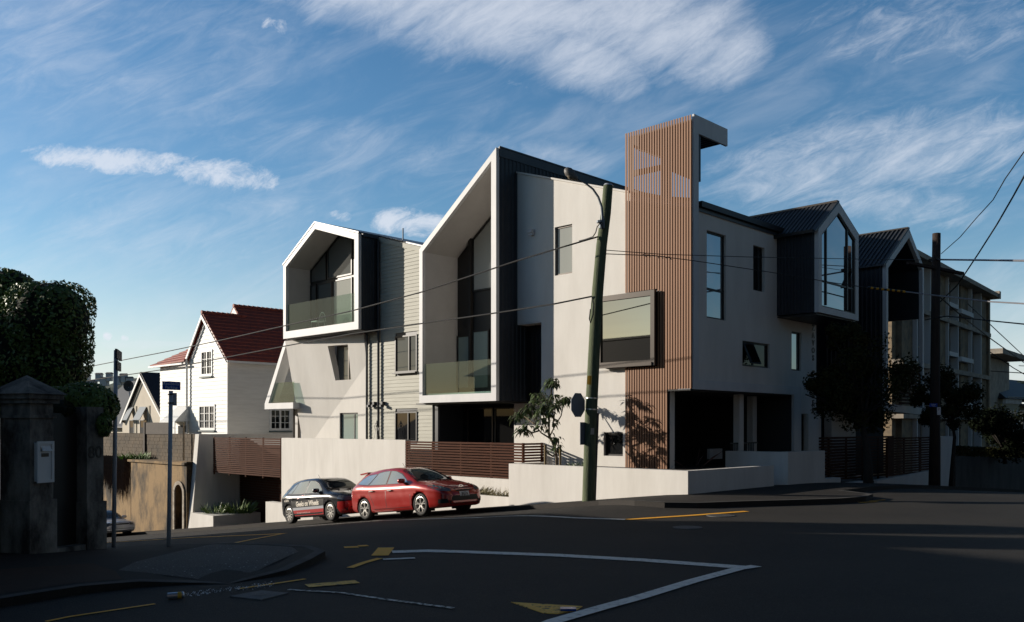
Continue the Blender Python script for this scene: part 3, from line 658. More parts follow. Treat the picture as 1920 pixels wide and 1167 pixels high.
window(cb, F0, 16.66, 17.9, 1.93, 3.46, -.12, mull=(17.05,), glass=gl_mid, fm=bronze); window(cb, F0, 16.26, 17.58, -.6, .58, -.12, mull=(16.62,), glass=gl_mint)
sb = [(22.75, .80), (22.75, 1.05), (20.9, 3.84), (20.3, 3.84), (20.3, .80)]; si = [(22.45, 1.06), (20.95, 3.4), (20.8, 3.7), (20.5, 3.7), (20.5, 1.06)]
build('side_balcony_frame', MB(FL(-.6)).pz([(22.75, .80), (22.75, 1.05), (21.02, 3.84), (20.78, 3.84), (22.42, 1.07), (20.3, 1.07), (20.3, .80)], -.5, 0), whitem, cb)
build('side_balcony_floor', MB().box(20.4, 22.7, -.09, 3.0, .82, 1.0), lining, cb)
build('side_balcony_wall', MB(FL(2.0)).pz([(22.4, 1.0), (21.0, 3.84), (20.0, 3.84), (20.0, 1.0)], -.15, 0), lining, cb)
build('balustrade_panel', MB(FL(-.6)).pz([(22.5, 1.08), (21.95, 2.0), (20.4, 2.0), (20.4, 1.08)], -.12, -.106), gl_bal, cb)
build('balcony_undercroft', MB().box(20.4, 21.9, .4, 3, -3.6, .8), lining, cb)
for s in (21.6, 21.2): build('downpipe', MB().tube([P(s, .25, -3.6), P(s, .25, .8)], .05, 8), bronze, cb)
# --- right street: third gable box
s3 = -1.38
g3 = thing('gabled_bay_house', 'dark ribbed townhouse box with white gable frame around a tall blue window over the pavement', 'townhouse', P(0, 6.5, 3.6), math.atan2(V.y, V.x))
g3o = [(5.02, 3.62), (5.02, 6.24), (6.49, 7.33), (8.04, 6.54), (8.04, 3.60)]; g3i = [(5.25, 3.82), (5.25, 6.12), (6.49, 7.02), (7.80, 6.34), (7.80, 3.80)]
build('gable_frame', MB(FR(s3)).pz(g3o, -.14, 0, [g3i]), whitem, g3)
build('body', MB(FR(s3)).pz(shrink(g3o, .994, (6.5, 5)), -5.5, -.145, ), charcoal, g3)
build('window', MB(FR(s3)).pz(shrink(g3i, 1.0, (6.5, 5)), -.1, -.03, [shrink(g3i, .965, (6.5, 5))]).box(5.62, 5.68, -.09, -.03, 3.9, 6.35).box(7.2, 7.27, -.09, -.03, 3.9, 6.6).box(5.3, 7.75, -.085, -.045, 4.62, 4.68), black, g3)
build('pane', MB(FR(s3)).pz(shrink(g3i, .985, (6.5, 5)), -.075, -.068), gl_sky, g3)
m_ = MB(lambda a, n, z: P(a, 5.03 - n, z)); ribs(m_, s3 + .16, .3, 0, 3.63, 6.2, .115, .025, .035); build('ribbed_cladding', m_, charcoal, g3)
ro = MB(lambda a, n, z: P(a, n, z))
k3 = 1.09 / 1.47
ro.hexa([(s3 + .02, 4.86, 6.14), (7, 4.86, 6.14), (7, 6.49, 7.35), (s3 + .02, 6.49, 7.35), (s3 + .02, 4.86, 6.19), (7, 4.86, 6.19), (7, 6.49, 7.40), (s3 + .02, 6.49, 7.40)])
ro.hexa([(s3 + .02, 8.12, 6.52), (7, 8.12, 6.52), (7, 6.49, 7.35), (s3 + .02, 6.49, 7.35), (s3 + .02, 8.12, 6.57), (7, 8.12, 6.57), (7, 6.49, 7.40), (s3 + .02, 6.49, 7.40)])
a = s3 + .25
while a < 7: ro.hexa([(a, 4.88, 6.2), (a + .05, 4.88, 6.2), (a + .05, 6.4, 7.33), (a, 6.4, 7.33), (a, 4.88, 6.235), (a + .05, 4.88, 6.235), (a + .05, 6.4, 7.365), (a, 6.4, 7.365)]); a += .15
build('roof', ro, charroof, g3)
build('ridge_cap', MB().box(s3 + .02, 7, 6.40, 6.58, 7.36, 7.42), bronze, g3)
build('gutter', MB().box(s3 + .1, .6, 4.80, 4.90, 6.12, 6.22), black, g3)
build('soffit', MB().box(s3 + .1, 1.4, 5.05, 8.0, 3.56, 3.6), black, g3)
# --- fourth gable
s4 = -1.1
g4 = thing('townhouse', 'dark gabled townhouse behind the street tree, tall white edged open balcony frame', 'townhouse', P(0, 13, -2), math.atan2(V.y, V.x))
g4o = [(11.15, .58), (11.15, 6.0), (13.4, 7.62), (14.95, 6.35), (14.95, .46)]; g4i = [(11.32, .84), (11.32, 5.86), (13.38, 7.3), (14.80, 6.22), (14.80, .74)]
build('gable_frame', MB(FR(s4)).pz(g4o, -.14, 0, [g4i]), whitem, g4)
sh = MB(FR(s4)); c4 = (13.1, 4)
build('gable_shell', MB(FR(s4)).pz(shrink([(11.15, .58), (11.15, 6.0), (13.4, 7.62), (14.95, 6.35), (14.95, 4.3), (14.85, 4.3), (14.8, 6.22), (13.38, 7.3), (11.32, 5.86), (11.32, .84), (14.8, .74), (14.8, .5)], .997, c4), -2.5, -.145), charcoal, g4)
build('body', MB(FR(1.35)).pz([(11.17, .6), (11.17, 5.98), (13.4, 7.58), (14.93, 6.33), (14.93, 3.4), (13.2, 3.4), (13.2, .6)], -6, 0), charcoal, g4)
build('lower_wall', MB().box(1.0, 1.3, 11.2, 13.4, -2.4, .6), stucco, g4)
m_ = MB(lambda a, n, z: P(a, 11.16 - n, z)); ribs(m_, s4 + .16, 1.4, 0, .6, 6.0, .17, .03, .05); build('ribbed_cladding', m_, charcoal, g4)
ro = MB(); ro.hexa([(s4 + .02, 11.0, 5.92), (8, 11.0, 5.92), (8, 13.4, 7.64), (s4 + .02, 13.4, 7.64), (s4 + .02, 11.0, 5.97), (8, 11.0, 5.97), (8, 13.4, 7.69), (s4 + .02, 13.4, 7.69)])
a = s4 + .2
while a < 8: ro.hexa([(a, 11.0, 5.98), (a + .05, 11.0, 5.98), (a + .05, 13.3, 7.63), (a, 13.3, 7.63), (a, 11.0, 6.02), (a + .05, 11.0, 6.02), (a + .05, 13.3, 7.67), (a, 13.3, 7.67)]); a += .17
ro.hexa([(s4 + .02, 15.0, 6.32), (8, 15.0, 6.32), (8, 13.4, 7.64), (s4 + .02, 13.4, 7.64), (s4 + .02, 15.0, 6.37), (8, 15.0, 6.37), (8, 13.4, 7.69), (s4 + .02, 13.4, 7.69)])
build('roof', ro, charroof, g4); build('ridge_cap', MB().box(s4 + .02, 8, 13.3, 13.5, 7.66, 7.71), bronze, g4)
window(g4, FR(1.34), 11.6, 12.6, .9, 3.3, .003, glass=gl_mint)
m_ = MB(FR(s4))
for i in range(12): m_.box(12.6, 14.75, -.1, -.06, .85 + i * .13, .94 + i * .13)
build('slat_balustrade', m_, slatd, g4)
#%%OBJECTS
# ------------------------------------------------------------------ garden walls and fences of the corner building
def Tp(x, y, t):
    k = (x - 960) / 1639.; b = C0 + t * U; s = (k * b.y - b.x) / (V.x - k * V.y); d = b.y + s * V.y; return s, (800 - y) / 1639. * d
def Sp(x, y, s):
    k = (x - 960) / 1639.; b = C0 + s * V; t = (k * b.y - b.x) / (U.x - k * U.y); d = b.y + t * U.y; return t, (800 - y) / 1639. * d
cw = MB(); cw.ph([(4.95, -2.5), (-1.45, -2.5), (-1.45, 1.98), (-1.22, 1.98), (-1.22, -2.27), (4.72, -2.27), (4.72, -.9), (4.95, -.9)], -3.0, -1.13)
build('garden_wall', cw, stucco2, label='low white rendered wall wrapping the street corner behind the leaning pole', cat='wall')
build('soil', MB().ph([(-1.2, -2.25), (4.7, -2.25), (4.7, -.05), (.8, -.05), (.8, -.0), (-1.2, 2.0)], -1.6, -1.24), mat('soil', (.03, .02, .015), .95), kind='structure')
w2_ = MB(); w2_.box(11.862, 20.6, -1.0, -.75, -5.2, -.5)
build('garden_wall', w2_, stucco2, label='tall plain white rendered street wall behind the two parked hatchbacks', cat='wall')
build('garden_wall', MB().box(5.2, 11.858, -1.0, -.78, -4.2, -1.74), stucco2, label='white wall carrying the brown slat fence behind the red car', cat='wall')
pl = MB(); pl.box(4.97, 10.5, -2.0, -1.85, -4, -2.22); pl.box(10.35, 10.5, -1.84, -1.02, -4, -2.22)
build('planter_wall', pl, stucco2, label='low white planter wall in front of the red car with tufty plants', cat='planter')
build('soil', MB().box(5.0, 10.33, -1.83, -1.02, -3.2, -2.30), MATS['soil'], kind='structure')
def slat_fence(label, runs, z0, z1, pitch, sw, mtl=slatd, posts=True, post_runs=None):
    c = Vector(); n = 0
    r0 = runs[0]; g = thing('slat_fence', label, 'fence', P(r0[0], r0[1], z0))
    for (s0, t0, s1, t1) in runs:
        a = P(s0, t0, 0); b = P(s1, t1, 0); d = (b - a); ln = d.length; d.normalize(); nn = Vector((d.y, -d.x, 0))
        if nn.y > 0: nn = -nn
        F_ = lambda x, n_, z, a=a, d=d, nn=nn: a + d * x + nn * n_ + Vector((0, 0, z))
        m = MB(F_); z = z0
        while z < z1 - .02: m.box(0, ln, -.012, .012, z, z + sw); z += pitch
        build('slats', m, mtl, g)
        k = max(1, round(ln / 1.5))
        for i in range(k + 1):
            x = min(max(ln * i / k, .03), ln - .03); build('post', MB(F_).box(x - .03, x + .03, -.075, -.013, z0 - .1, z1 - .005), mtl, g)
    return g
slat_fence('brown horizontal slat fence on white wall above the red car, turning back to the building', [(11.85, -1, 5.78, -1), (5.78, -.99, 5.78, -.03)], -1.72, -.53, .093, .062)
slat_fence('brown slat screen hung over the garage entrance, left of the tall white wall', [(26.98, -1, 20.66, -1)], -2.26, -.5, .092, .066)
# garage
ga = thing('garage', 'recessed garage entrance below the hanging slat screen, with a brown slatted roller door', 'garage', P(24, .65, -5))
gd = MB(FL(.75))
z = -5.3
while z < -1.0: gd.box(20.7, 27.5, 0, .05, z, z + .10); z += .125
build('door', gd, slatd, ga); build('door_backing', MB(FL(.78)).box(20.6, 27.6, -.05, -.001, -5.4, -.6), black, ga)
build('ceiling', MB().box(20.6, 27.6, -.7, .78, -2.1, -2.0), darkin, ga); build('side_wall', MB().box(20.602, 20.66, -.748, .78, -5.3, -2.1), darkin, ga)
dw = MB(); m_ = MB(lambda a, n, z: P(n, a, z)); m_.pz([(-1.9, -5.6), (-1.46, -.38), (9.0, -.38), (9.0, -5.6)], 27.55, 27.95)
build('driveway_wall', m_, stucco2, label='white wall with leaning front edge at the left side of the garage entrance', cat='wall')
build('planter_wall', MB().box(25.15, 27.5, -1.92, .55, -5.4, -4.22), stucco2, label='low white block planter at the foot of the leaning driveway wall', cat='planter')
build('planter_wall', MB().box(16.6, 20.3, -1.95, -1.6, -4.8, -3.25), stucco2, label='low white wall stub at the garage entrance beside the black car', cat='wall')
# ------------------------------------------------------------------ right street frontage
build('garden_wall', MB().box(-1.5, -1.15, 2.75, 5.2, -2.2, -.76).box(-1.15, .6, 2.75, 3.0, -2.2, -.762), stucco2, label='taller white rendered block wall at the front path, right of the dark undercroft', cat='wall')
build('garden_wall', MB().box(-1.5, -1.2, 5.202, 6.35, -2.4, -1.66).box(-1.5, -1.2, 6.352, 8.5, -2.6, -1.88), stucco2, label='low stepped white wall left of the street tree', cat='wall')
build('garden_wall', MB(lambda a, n, z: P(n, a, z)).pz([(9.3, -3), (9.3, -1.90), (14.75, -1.72), (14.75, -3)], -1.5, -1.25), stucco2, label='low white wall under the dark slat fence by the brown timber pole', cat='wall')
build('wall_pier', MB().box(-1.52, -1.1, 15.6, 17.0, -3.2, -.4), stucco2, label='tall narrow white wall pier right of the brown timber pole', cat='wall')
slat_fence('dark slat fence in shade behind the street tree, right side of the building', [(.3, 8.0, .3, 15.5)], -2.0, -.4, .11, .075)
slat_fence('dark slat fence on the low white wall beside the brown timber pole', [(-1.36, 10.6, -1.36, 15.55)], -1.8, -.41, .095, .066)
build('path', MB().box(-1.4, .3, 8.5, 9.3, -2.5, -1.9).box(-1.4, 0, 2.0, 2.74, -2.1, -1.75).box(0.0, 6, 7.9, 16, -2.6, -2.1), concl, kind='structure')
build('step', MB().box(-1.75, -1.4, 8.6, 9.25, -2.6, -2.03), concl, kind='structure')
build('retaining_wall', MB(lambda a, n, z: P(n, a, z)).pz([(17.4, -4.2), (17.4, -1.22), (45, -2.1), (45, -7)], -1.5, -1.2), mat('dark_concrete', (.075, .07, .065), .9, (.03, .028, .026), 1.5, .5, 20, stretch=(1, 1, .4), lo=.35, hi=.65), label='long dark concrete retaining wall at the far right below the hedge', cat='wall')
# ------------------------------------------------------------------ old walls down the left street
oc = MB(FL(-1.9)); arch = [(28.3, -6.2), (28.3, -3.35)] + [(28.75 - .45 * math.cos(a), -3.35 + .45 * math.sin(a)) for a in [math.pi * i / 8 for i in range(1, 8)]] + [(29.2, -3.35), (29.2, -6.2)]
poly = [(27.97, -6.6), (27.97, -1.75), (34.7, -1.92), (34.7, -7.4)]
oc.pz([(27.97, -6.6), (27.97, -1.75), (34.7, -1.92), (34.7, -7.4), (29.2, -6.8), (29.2, -3.35)] + [(28.75 + .45 * math.cos(a), -3.35 + .45 * math.sin(a)) for a in [math.pi * i / 8 for i in range(1, 8)]] + [(28.3, -3.35), (28.3, -6.7)], -.35, 0)
ow = thing('retaining_wall', 'stained old brown concrete retaining wall with a small arched niche, down the left street', 'wall', P(31, -1.9, -6))
build('wall', oc, oldc, ow)
build('niche_back', MB(FL(-1.9)).box(28.2, 29.3, -.5, -.35, -6.8, -2.7), oldb, ow)
ar = MB(FL(-1.9)); oa = [(28.12, -6.7), (28.12, -3.35)] + [(28.75 - .63 * math.cos(a), -3.35 + .63 * math.sin(a)) for a in [math.pi * i / 10 for i in range(1, 10)]] + [(29.38, -3.35), (29.38, -6.7), (29.2, -6.7), (29.2, -3.35)] + [(28.75 + .45 * math.cos(a), -3.35 + .45 * math.sin(a)) for a in [math.pi * i / 10 for i in range(1, 10)]] + [(28.3, -3.35), (28.3, -6.7)]
ar.pz(oa, .0, .07); build('arch_surround', ar, mat('worn_plaster', (.50, .45, .37), .9, (.25, .2, .15), 4, .4, 20), ow)
build('meter_box', MB(FL(-1.9)).box(28.4, 28.85, -.34, -.2, -4.3, -3.5), mat('rusty_box', (.10, .03, .02), .8), ow)
build('ledge', MB().box(27.97, 34.9, -2.02, -.9, -1.92, -1.80), oldc, ow)
build('pipe', MB().tube([P(35.0, -1.75, -7), P(35.0, -1.75, -3.4)], .05, 6), oldb, ow)
build('retaining_wall', MB().box(34.72, 48, -1.7, -1.3, -9, -2.0), oldc, label='yellowish stained retaining wall under the dry vines, left of the niche wall', cat='wall')
bw_ = MB(FL(-.9))
z = -2.2
row = 0
while z < -.40:
    a = 27.97 - (.2 if row % 2 else 0)
    while a < 43:
        a0 = max(a, 27.97); h_ = min(z + .188, -.38); bw_.box(a0 + .004, a + .392, -.2, .0 + .004 * ((row * 7 + int(a * 3)) % 3), z, h_); a += .4
    z += .2; row += 1
bw_.box(27.97, 43, -.22, -.015, -3, -.39)
build('block_wall', bw_, oldb, label='brown concrete block wall on top of the old retaining wall', cat='wall')
build('fence_board', MB(FL(-.95)).box(32.1, 35.2, -.06, 0, -.42, .22).box(35.1, 35.25, -.06, .04, -1.5, .24), mat('dark_board', (.05, .035, .025), .8, (.03, .022, .016), 3), label='dark brown timber panel standing on the block wall before the cream house', cat='fence panel')
build('timber_post', MB().tube([P(29.9, -1.15, -1.75), P(29.9, -1.15, .2)], .05, 6), mat('pale_timber', (.32, .25, .17), .8), label='thin pale timber post on the ledge of the old wall', cat='post')
# ------------------------------------------------------------------ white weatherboard house
wh = thing('weatherboard_house', 'white two storey weatherboard house with steep red tiled gable roof', 'house', P(32, 3, -1.5), math.atan2(V.y, V.x))
FW = FL(1.35); FS = FR(30.0)
hwU = (31.77, 32.97, 2.88, 4.19); hwD = (31.46, 33.23, -.12, 1.16)
build('wall', MB(FW).pz([(30.02, -3), (30.02, 3.55), (32.59, 6.1), (34.5, 3.9), (38.4, 3.6), (38.4, -3)], -.2, -.021), wbw, wh)
def clad(fr, a0, a1, z0, ztop, pitch, wins, zlim=None, name='weatherboards', par=wh, mtl=wbw):
    m = MB(fr); z = z0
    while z < ztop:
        zt = z + pitch; p0, p1 = a0, a1
        if zlim: p0, p1 = zlim(zt, a0, a1)
        if p1 - p0 < .1: break
        segs = [(p0, p1)]
        for w in wins:
            if z < w[3] and zt > w[2]:
                q = []
                for (a, b) in segs:
                    if w[0] >= b or w[1] <= a: q.append((a, b)); continue
                    if w[0] > a: q.append((a, w[0]))
                    if w[1] < b: q.append((w[1], b))
                segs = q
        for (a, b) in segs: m.hexa([(a, -.02, z), (b, -.02, z), (b, .03, z), (a, .03, z), (a, -.02, zt), (b, -.02, zt), (b, .004, zt), (a, .004, zt)])
        z += pitch
    return build(name, m, mtl, par)
clad(FW, 30.02, 34.6, -1.6, 6.1, .215, (hwU, hwD), lambda z, a, b: (30.02 if z < 3.5 else 32.59 - (6.15 - z) * .985, 34.6 if z < 3.8 else 32.59 + (6.15 - z) * .84))
clad(FW, 34.6, 38.4, -1.6, 3.62, .215, ())
wsd = (3.9, 5.1, -.15, .95)
clad(FS, 1.37, 8.5, -1.6, 3.55, .215, (wsd,)); build('wall', MB(FS).box(1.39, 8.5, -.3, -.021, -3, 3.5), wbw, wh)
build('corner_board', MB().box(29.955, 30.03, 1.30, 1.37, -1.6, 3.6), paint, wh); build('downpipe', MB().tube([P(34.55, 1.2, -1.6), P(34.55, 1.2, 3.8)], .06, 8), paint, wh)
def colonial(par, fr, w, n=.0):
    a0, a1, z0, z1 = w; f = MB(fr); f.pz([(a0 - .08, z0 - .08), (a1 + .08, z0 - .08), (a1 + .08, z1 + .08), (a0 - .08, z1 + .08)], n - .02, n + .06, [[(a0 + .04, z0 + .05), (a1 - .04, z0 + .05), (a1 - .04, z1 - .05), (a0 + .04, z1 - .05)]])
    k = 2 if a1 - a0 < 1.5 else 3
    for i in range(1, k): x = a0 + (a1 - a0) * i / k; f.box(x - .05, x + .05, n - .015, n + .045, z0 + .05, z1 - .05)
    for i in range(k): x = a0 + (a1 - a0) * (i + .5) / k; f.box(x - .014, x + .014, n - .01, n + .03, z0 + .05, z1 - .05)
    for q in (1, 2): z = z0 + (z1 - z0) * q / 3; f.box(a0 + .04, a1 - .04, n - .009, n + .028, z - .014, z + .014)
    o = build('window', f, paint, par); build('pane', MB(fr).box(a0, a1, n - .014, n - .011, z0, z1), gl_dark, o); build('sill', MB(fr).box(a0 - .12, a1 + .12, n + .06, n + .13, z0 - .16, z0 - .085), MATS.get('sill_green') or mat('sill_green', (.10, .14, .14), .6), o)
colonial(wh, FW, hwU); colonial(wh, FW, hwD); colonial(wh, FS, wsd)
# roof: main gable, hipped left wing, higher rear gable
def rows(mb, p00, p01, p10, p11, n, th=.05, lip=.05):
    """tile courses between eave edge p00-p01 and ridge edge p10-p11"""
    for i in range(n):
        f0 = i / n; f1 = (i + 1) / n
        a = [Vector(p00).lerp(Vector(p10), f0), Vector(p01).lerp(Vector(p11), f0), Vector(p01).lerp(Vector(p11), f1), Vector(p00).lerp(Vector(p10), f1)]
        up = Vector((0, 0, th)); b = [a[0] + up * (1 + lip / th), a[1] + up * (1 + lip / th), a[2] + up, a[3] + up]
        mb.add(a + b, [(0, 3, 2, 1), (4, 5, 6, 7), (0, 1, 5, 4), (1, 2, 6, 5), (2, 3, 7, 6), (3, 0, 4, 7)])
r = MB(); rows(r, (29.75, 1.15, 3.55), (29.75, 9, 3.55), (32.59, 1.15, 6.30), (32.59, 9, 6.30), 13)
rows(r, (34.75, 1.15, 3.72), (34.75, 9, 3.72), (32.59, 1.15, 6.30), (32.59, 9, 6.30), 12)
rows(r, (39.1, 1.0, 3.62), (34.5, 1.0, 3.72), (36.2, 4.2, 5.55), (33.6, 3.2, 5.5), 10)
rows(r, (39.1, 8, 3.62), (39.1, 1.0, 3.62), (36.2, 8, 5.55), (36.2, 4.2, 5.55), 10)
rows(r, (32.59, 3.4, 6.30), (32.59, 9, 6.30), (33.25, 3.4, 6.94), (33.25, 9, 6.94), 3); rows(r, (35.2, 3.4, 5.0), (35.2, 9, 5.0), (33.25, 3.4, 6.94), (33.25, 9, 6.94), 8)
build('roof', r, tile, wh)
rc = MB(); rc2 = MB()
for i in range(9): rc.tube([P(32.59, 1.12 + i * .3, 6.37), P(32.59, 1.12 + i * .3 + .27, 6.36)], [.11, .09], 8)
for i in range(18): rc2.tube([P(33.25, 3.38 + i * .3, 7.02), P(33.25, 3.38 + i * .3 + .27, 7.01)], [.11, .09], 8)
build('ridge_tiles', rc, tile, wh); build('ridge_tiles', rc2, tile, wh)
build('barge_board', MB(FL(1.16)).pz([(29.7, 3.42), (32.59, 6.22), (34.8, 3.6), (34.65, 3.55), (32.59, 6.02), (29.88, 3.42)], 0, .06), paint, wh)
build('gable_face', MB(FL(3.42)).pz([(32.3, 5.95), (33.25, 6.9), (35.0, 5.1), (33.4, 5.1)], -.05, .02), wbw, wh)
build('gutter', MB().box(29.66, 29.76, 1.15, 9, 3.42, 3.53).box(34.6, 39.1, .9, 1.0, 3.55, 3.64), paint, wh)
po = MB(FW); po.hexa([(34.5, 0, .30), (36.5, 0, .30), (36.5, .9, .27), (34.5, .9, .27), (34.5, 0, 1.15), (36.0, 0, 1.15), (36.0, .05, 1.18), (34.5, .05, 1.18)]); build('porch_roof', po, paint, wh)
build('porch_bracket', MB(FW).pz([(34.5, .26), (36.5, .26), (36.4, .1), (36.0, .0), (35.5, .02), (35.0, -.2), (34.7, -.5), (34.5, -.7)], .84, .89), paint, wh)
build('door', MB(FW).box(34.9, 35.9, .01, .05, -1.6, .05), darkin, wh)
# ------------------------------------------------------------------ cream house and its dark-roofed neighbour
crm = mat('cream_render', (.60, .54, .44), .85, (.54, .48, .39), 1)
drk = mat('slate_roofing', (.028, .030, .036), .6, (.04, .042, .05), 3)
ch = thing('cream_house', 'cream rendered house with steep dark gable roof, left of the white weatherboard house', 'house', P(50, 6, -1.5), math.atan2(V.y, V.x))
FC = FL(5)
build('wall', MB(FC).pz([(46.3, -3), (46.3, .9), (49.68, 3.65), (52.6, .9), (53.4, .1), (53.4, -3)], -.3, 0), crm, ch)
build('wall', MB().box(46.3, 46.6, 5.3, 12, -3, .9), crm, ch)
build('roof', MB().hexa([(45.9, 4.8, .55), (45.9, 14, .55), (49.68, 14, 3.85), (49.68, 4.8, 3.85), (45.9, 4.8, .65), (45.9, 14, .65), (49.68, 14, 3.95), (49.68, 4.8, 3.95)]).hexa([(53.2, 4.8, .3), (53.2, 14, .3), (49.68, 14, 3.85), (49.68, 4.8, 3.85), (53.2, 4.8, .4), (53.2, 14, .4), (49.68, 14, 3.95), (49.68, 4.8, 3.95)]), drk, ch)
build('barge_board', MB(FL(4.78)).pz([(45.85, .5), (49.68, 3.82), (53.3, .25), (53.1, .2), (49.68, 3.6), (46.05, .5)], 0, .05), paint, ch)
for (a0, a1) in ((48.9, 50.1), (51.2, 52.0)):
    window(ch, FC, a0, a1, -1.6, .5, .01, fm=mat('grey_joinery', (.2, .2, .2), .6), tran=(-.6,)); 
    build('awning_sash', MB(FC).hexa([(a0, .55, .45), (a1, .55, .45), (a1, .58, .48), (a0, .58, .48), (a0, .06, 1.4), (a1, .06, 1.4), (a1, .09, 1.43), (a0, .09, 1.43)]), mat('open_sash', (.35, .37, .38), .2), ch)
    build('shutter', MB(FC).box(a0 - .45, a0 - .1, .0, .05, -1.6, 1.5), mat('cream_trim', (.42, .38, .30), .8), ch)
dh = thing('slate_roof_house', 'long low house with dark slate roof and a satellite dish, behind the short pole', 'house', P(58, 8, -1.5), math.atan2(V.y, V.x))
build('wall', MB().box(52.5, 66, 7, 14, -4, .2), crm, dh)
build('roof', MB().hexa([(51.5, 6.3, -.1), (67, 6.3, -.1), (65, 10, 3.9), (51.5, 10, 3.9), (51.5, 6.3, 0), (67, 6.3, 0), (65, 10, 4.0), (51.5, 10, 4.0)]), drk, dh)
dm = MB(); k = 18; cc = at(241, 724, 66); 
for i in range(k): a = 2 * math.pi * i / k; dm.v.append(cc + Vector((.40 * math.cos(a), 0, .42 * math.sin(a))))
dm.v.append(cc + Vector((0, .22, 0))); dm.f = [(i, (i + 1) % k, k) for i in range(k)]
build('satellite_dish', dm, mat('dish_grey', (.06, .062, .066), .7), dh, recalc=False); build('dish_mast', MB().tube([at(246, 762, 66), at(241, 726, 66.2)], .05, 6), greyp, dh)
# ------------------------------------------------------------------ concrete apartment block
E_ = Vector((32.7, 60, 0)); e_ = Vector((.6413, .7673, 0)); n_ = Vector((.7673, -.6413, 0))
FA = lambda a, n, z: E_ - e_ * a + n_ * n + Vector((0, 0, z))
ab = thing('concrete_apartment_block', 'four storey concrete apartment block with gridded facade, right of the gabled townhouses', 'building', E_ - e_ * 14 + Vector((0, 0, -3)), math.atan2(e_.y, e_.x))
lv = [-3.2, .55, 3.33, 6.26, 9.08]
build('wall', MB(FA).box(-.3, 20, -9, -.45, -3.5, 9.0), concd, ab)
sl = MB(FA)
for z in lv[1:4]: sl.box(-.25, 20, -.448, .12, z - .13, z + .13)
build('floor_bands', sl, conc, ab)
build('parapet', MB(FA).box(-.7, 20, -.45, .55, 8.85, 9.12).box(-.9, -.4, -.45, .6, 8.8, 9.3), conc, ab)
build('end_wall', MB(FA).box(-.32, -.02, -.449, .02, -3.5, 8.85), concd, ab)
MATS['concrete_light'] = mat('concrete_light', (.72, .71, .69), .8)
class Each:
    def __init__(self, nm, m): self.nm = nm; self.m = m
    def box(self, *a): build(self.nm, MB(FA).box(*a), self.m, ab)
pn = Each('wall_panel', concd); fins = Each('fin', MATS['concrete_light']); sil = Each('spandrel_sill', MATS['concrete_light'])
for m in range(2):
    o_ = m * 12.3
    for k in range(4):
        z0 = lv[k] + .13; z1 = (lv[k + 1] - .13) if k < 3 else 8.85
        if m == 1:
            pn.box(12.3, 14.6, -.445, -.12, z0, z1); pn.box(17.4, 19.3, -.445, -.16, z0, z1); fins.box(14.63, 14.77, -.444, .06, z0, z1); fins.box(17.23, 17.37, -.444, .06, z0, z1)
            window(ab, FA, 14.8, 17.2, z0 + .05, z1 - .05, -.43, fw=.09, tran=(z0 + .95,), glass=gl_sky, fm=conc); continue
        pn.box(o_ + .0, o_ + 2.3, -.445, -.12, z0, z1); pn.box(o_ + 5.1, o_ + 7.0, -.445, -.16, z0, z1); pn.box(o_ + 10.9, o_ + 12.25, -.445, -.10, z0, z1)
        for x in (2.4, 5.0, 8.5, 10.8): fins.box(o_ + x - .07, o_ + x + .07, -.444, .06, z0, z1)
        sil.box(o_ + 8.6, o_ + 10.7, -.44, .10, z0 + .75, z0 + 1.0); sil.box(o_ + 5.3, o_ + 8.4, -.1, .22, z0 + .55, z0 + .82)
        window(ab, FA, o_ + 2.5, o_ + 4.9, z0 + .05, z1 - .05, -.43, fw=.09, tran=(z0 + .95,), glass=gl_dark, fm=conc)
        window(ab, FA, o_ + 7.05, o_ + 8.42, z0 + .05, z1 - .05, -.30, fw=.07, mull=(o_ + 7.7,), glass=gl_sky, fm=paint)
        window(ab, FA, o_ + 8.6, o_ + 10.7, z0 + .05, z1 - .05, -.42, fw=.09, mull=(o_ + 9.6,), glass=gl_dark, fm=conc)
build('downpipe', MB(FA).box(-.5, -.38, -.1, .02, -3, 8.8), black, ab)
# ------------------------------------------------------------------ villa at far right
vl = thing('timber_villa', 'small old timber villa with bracketed eaves behind the hedge at the far right edge', 'house', at(1900, 860, 85), -.7)
FV = lambda a, n, z: at(1862, 800, 85) + Vector((.75, .66, 0)) * a + Vector((.66, -.75, 0)) * n + Vector((0, 0, z))
vw = mat('villa_cream', (.34, .32, .24), .8)
build('wall', MB(FV).box(-1, 3.4, -6, 1.2, -5, 2.6).box(3.4, 16, -6, 0, -5, 2.2), vw, vl)
build('roof', MB(FV).hexa([(-1.5, -6, 2.7), (16, -6, 2.7), (16, 1.7, 2.7), (-1.5, 1.7, 2.7), (2, -4, 5.0), (15, -4, 5.0), (15, -2, 5.0), (2, -2, 5.0)]).hexa([(4, -6, 2.75), (16, -6, 2.75), (16, 2.2, 2.0), (4, 1.2, 2.1), (4, -6, 2.85), (16, -6, 2.85), (16, 2.2, 2.1), (4, 1.2, 2.2)]), drk, vl)
bk = MB(FV)
for i in range(12): bk.box(-.9 + i * .36, -.8 + i * .36, 1.2, 1.5, 2.2, 2.65)
build('eave_brackets', bk, paint, vl)
window(vl, FV, .2, 1.3, -.9, 1.6, 1.21, fm=paint, glass=gl_blind, fw=.12); window(vl, FV, 1.6, 2.7, -.9, 1.6, 1.21, fm=paint, glass=gl_blind, fw=.12)
for i in range(3): window(vl, FV, 4.2 + i * 2.6, 6.6 + i * 2.6, -2.5, 1.7, .01, fm=paint, glass=gl_dark, fw=.12, tran=(.9,), mull=(5.4 + i * 2.6,))
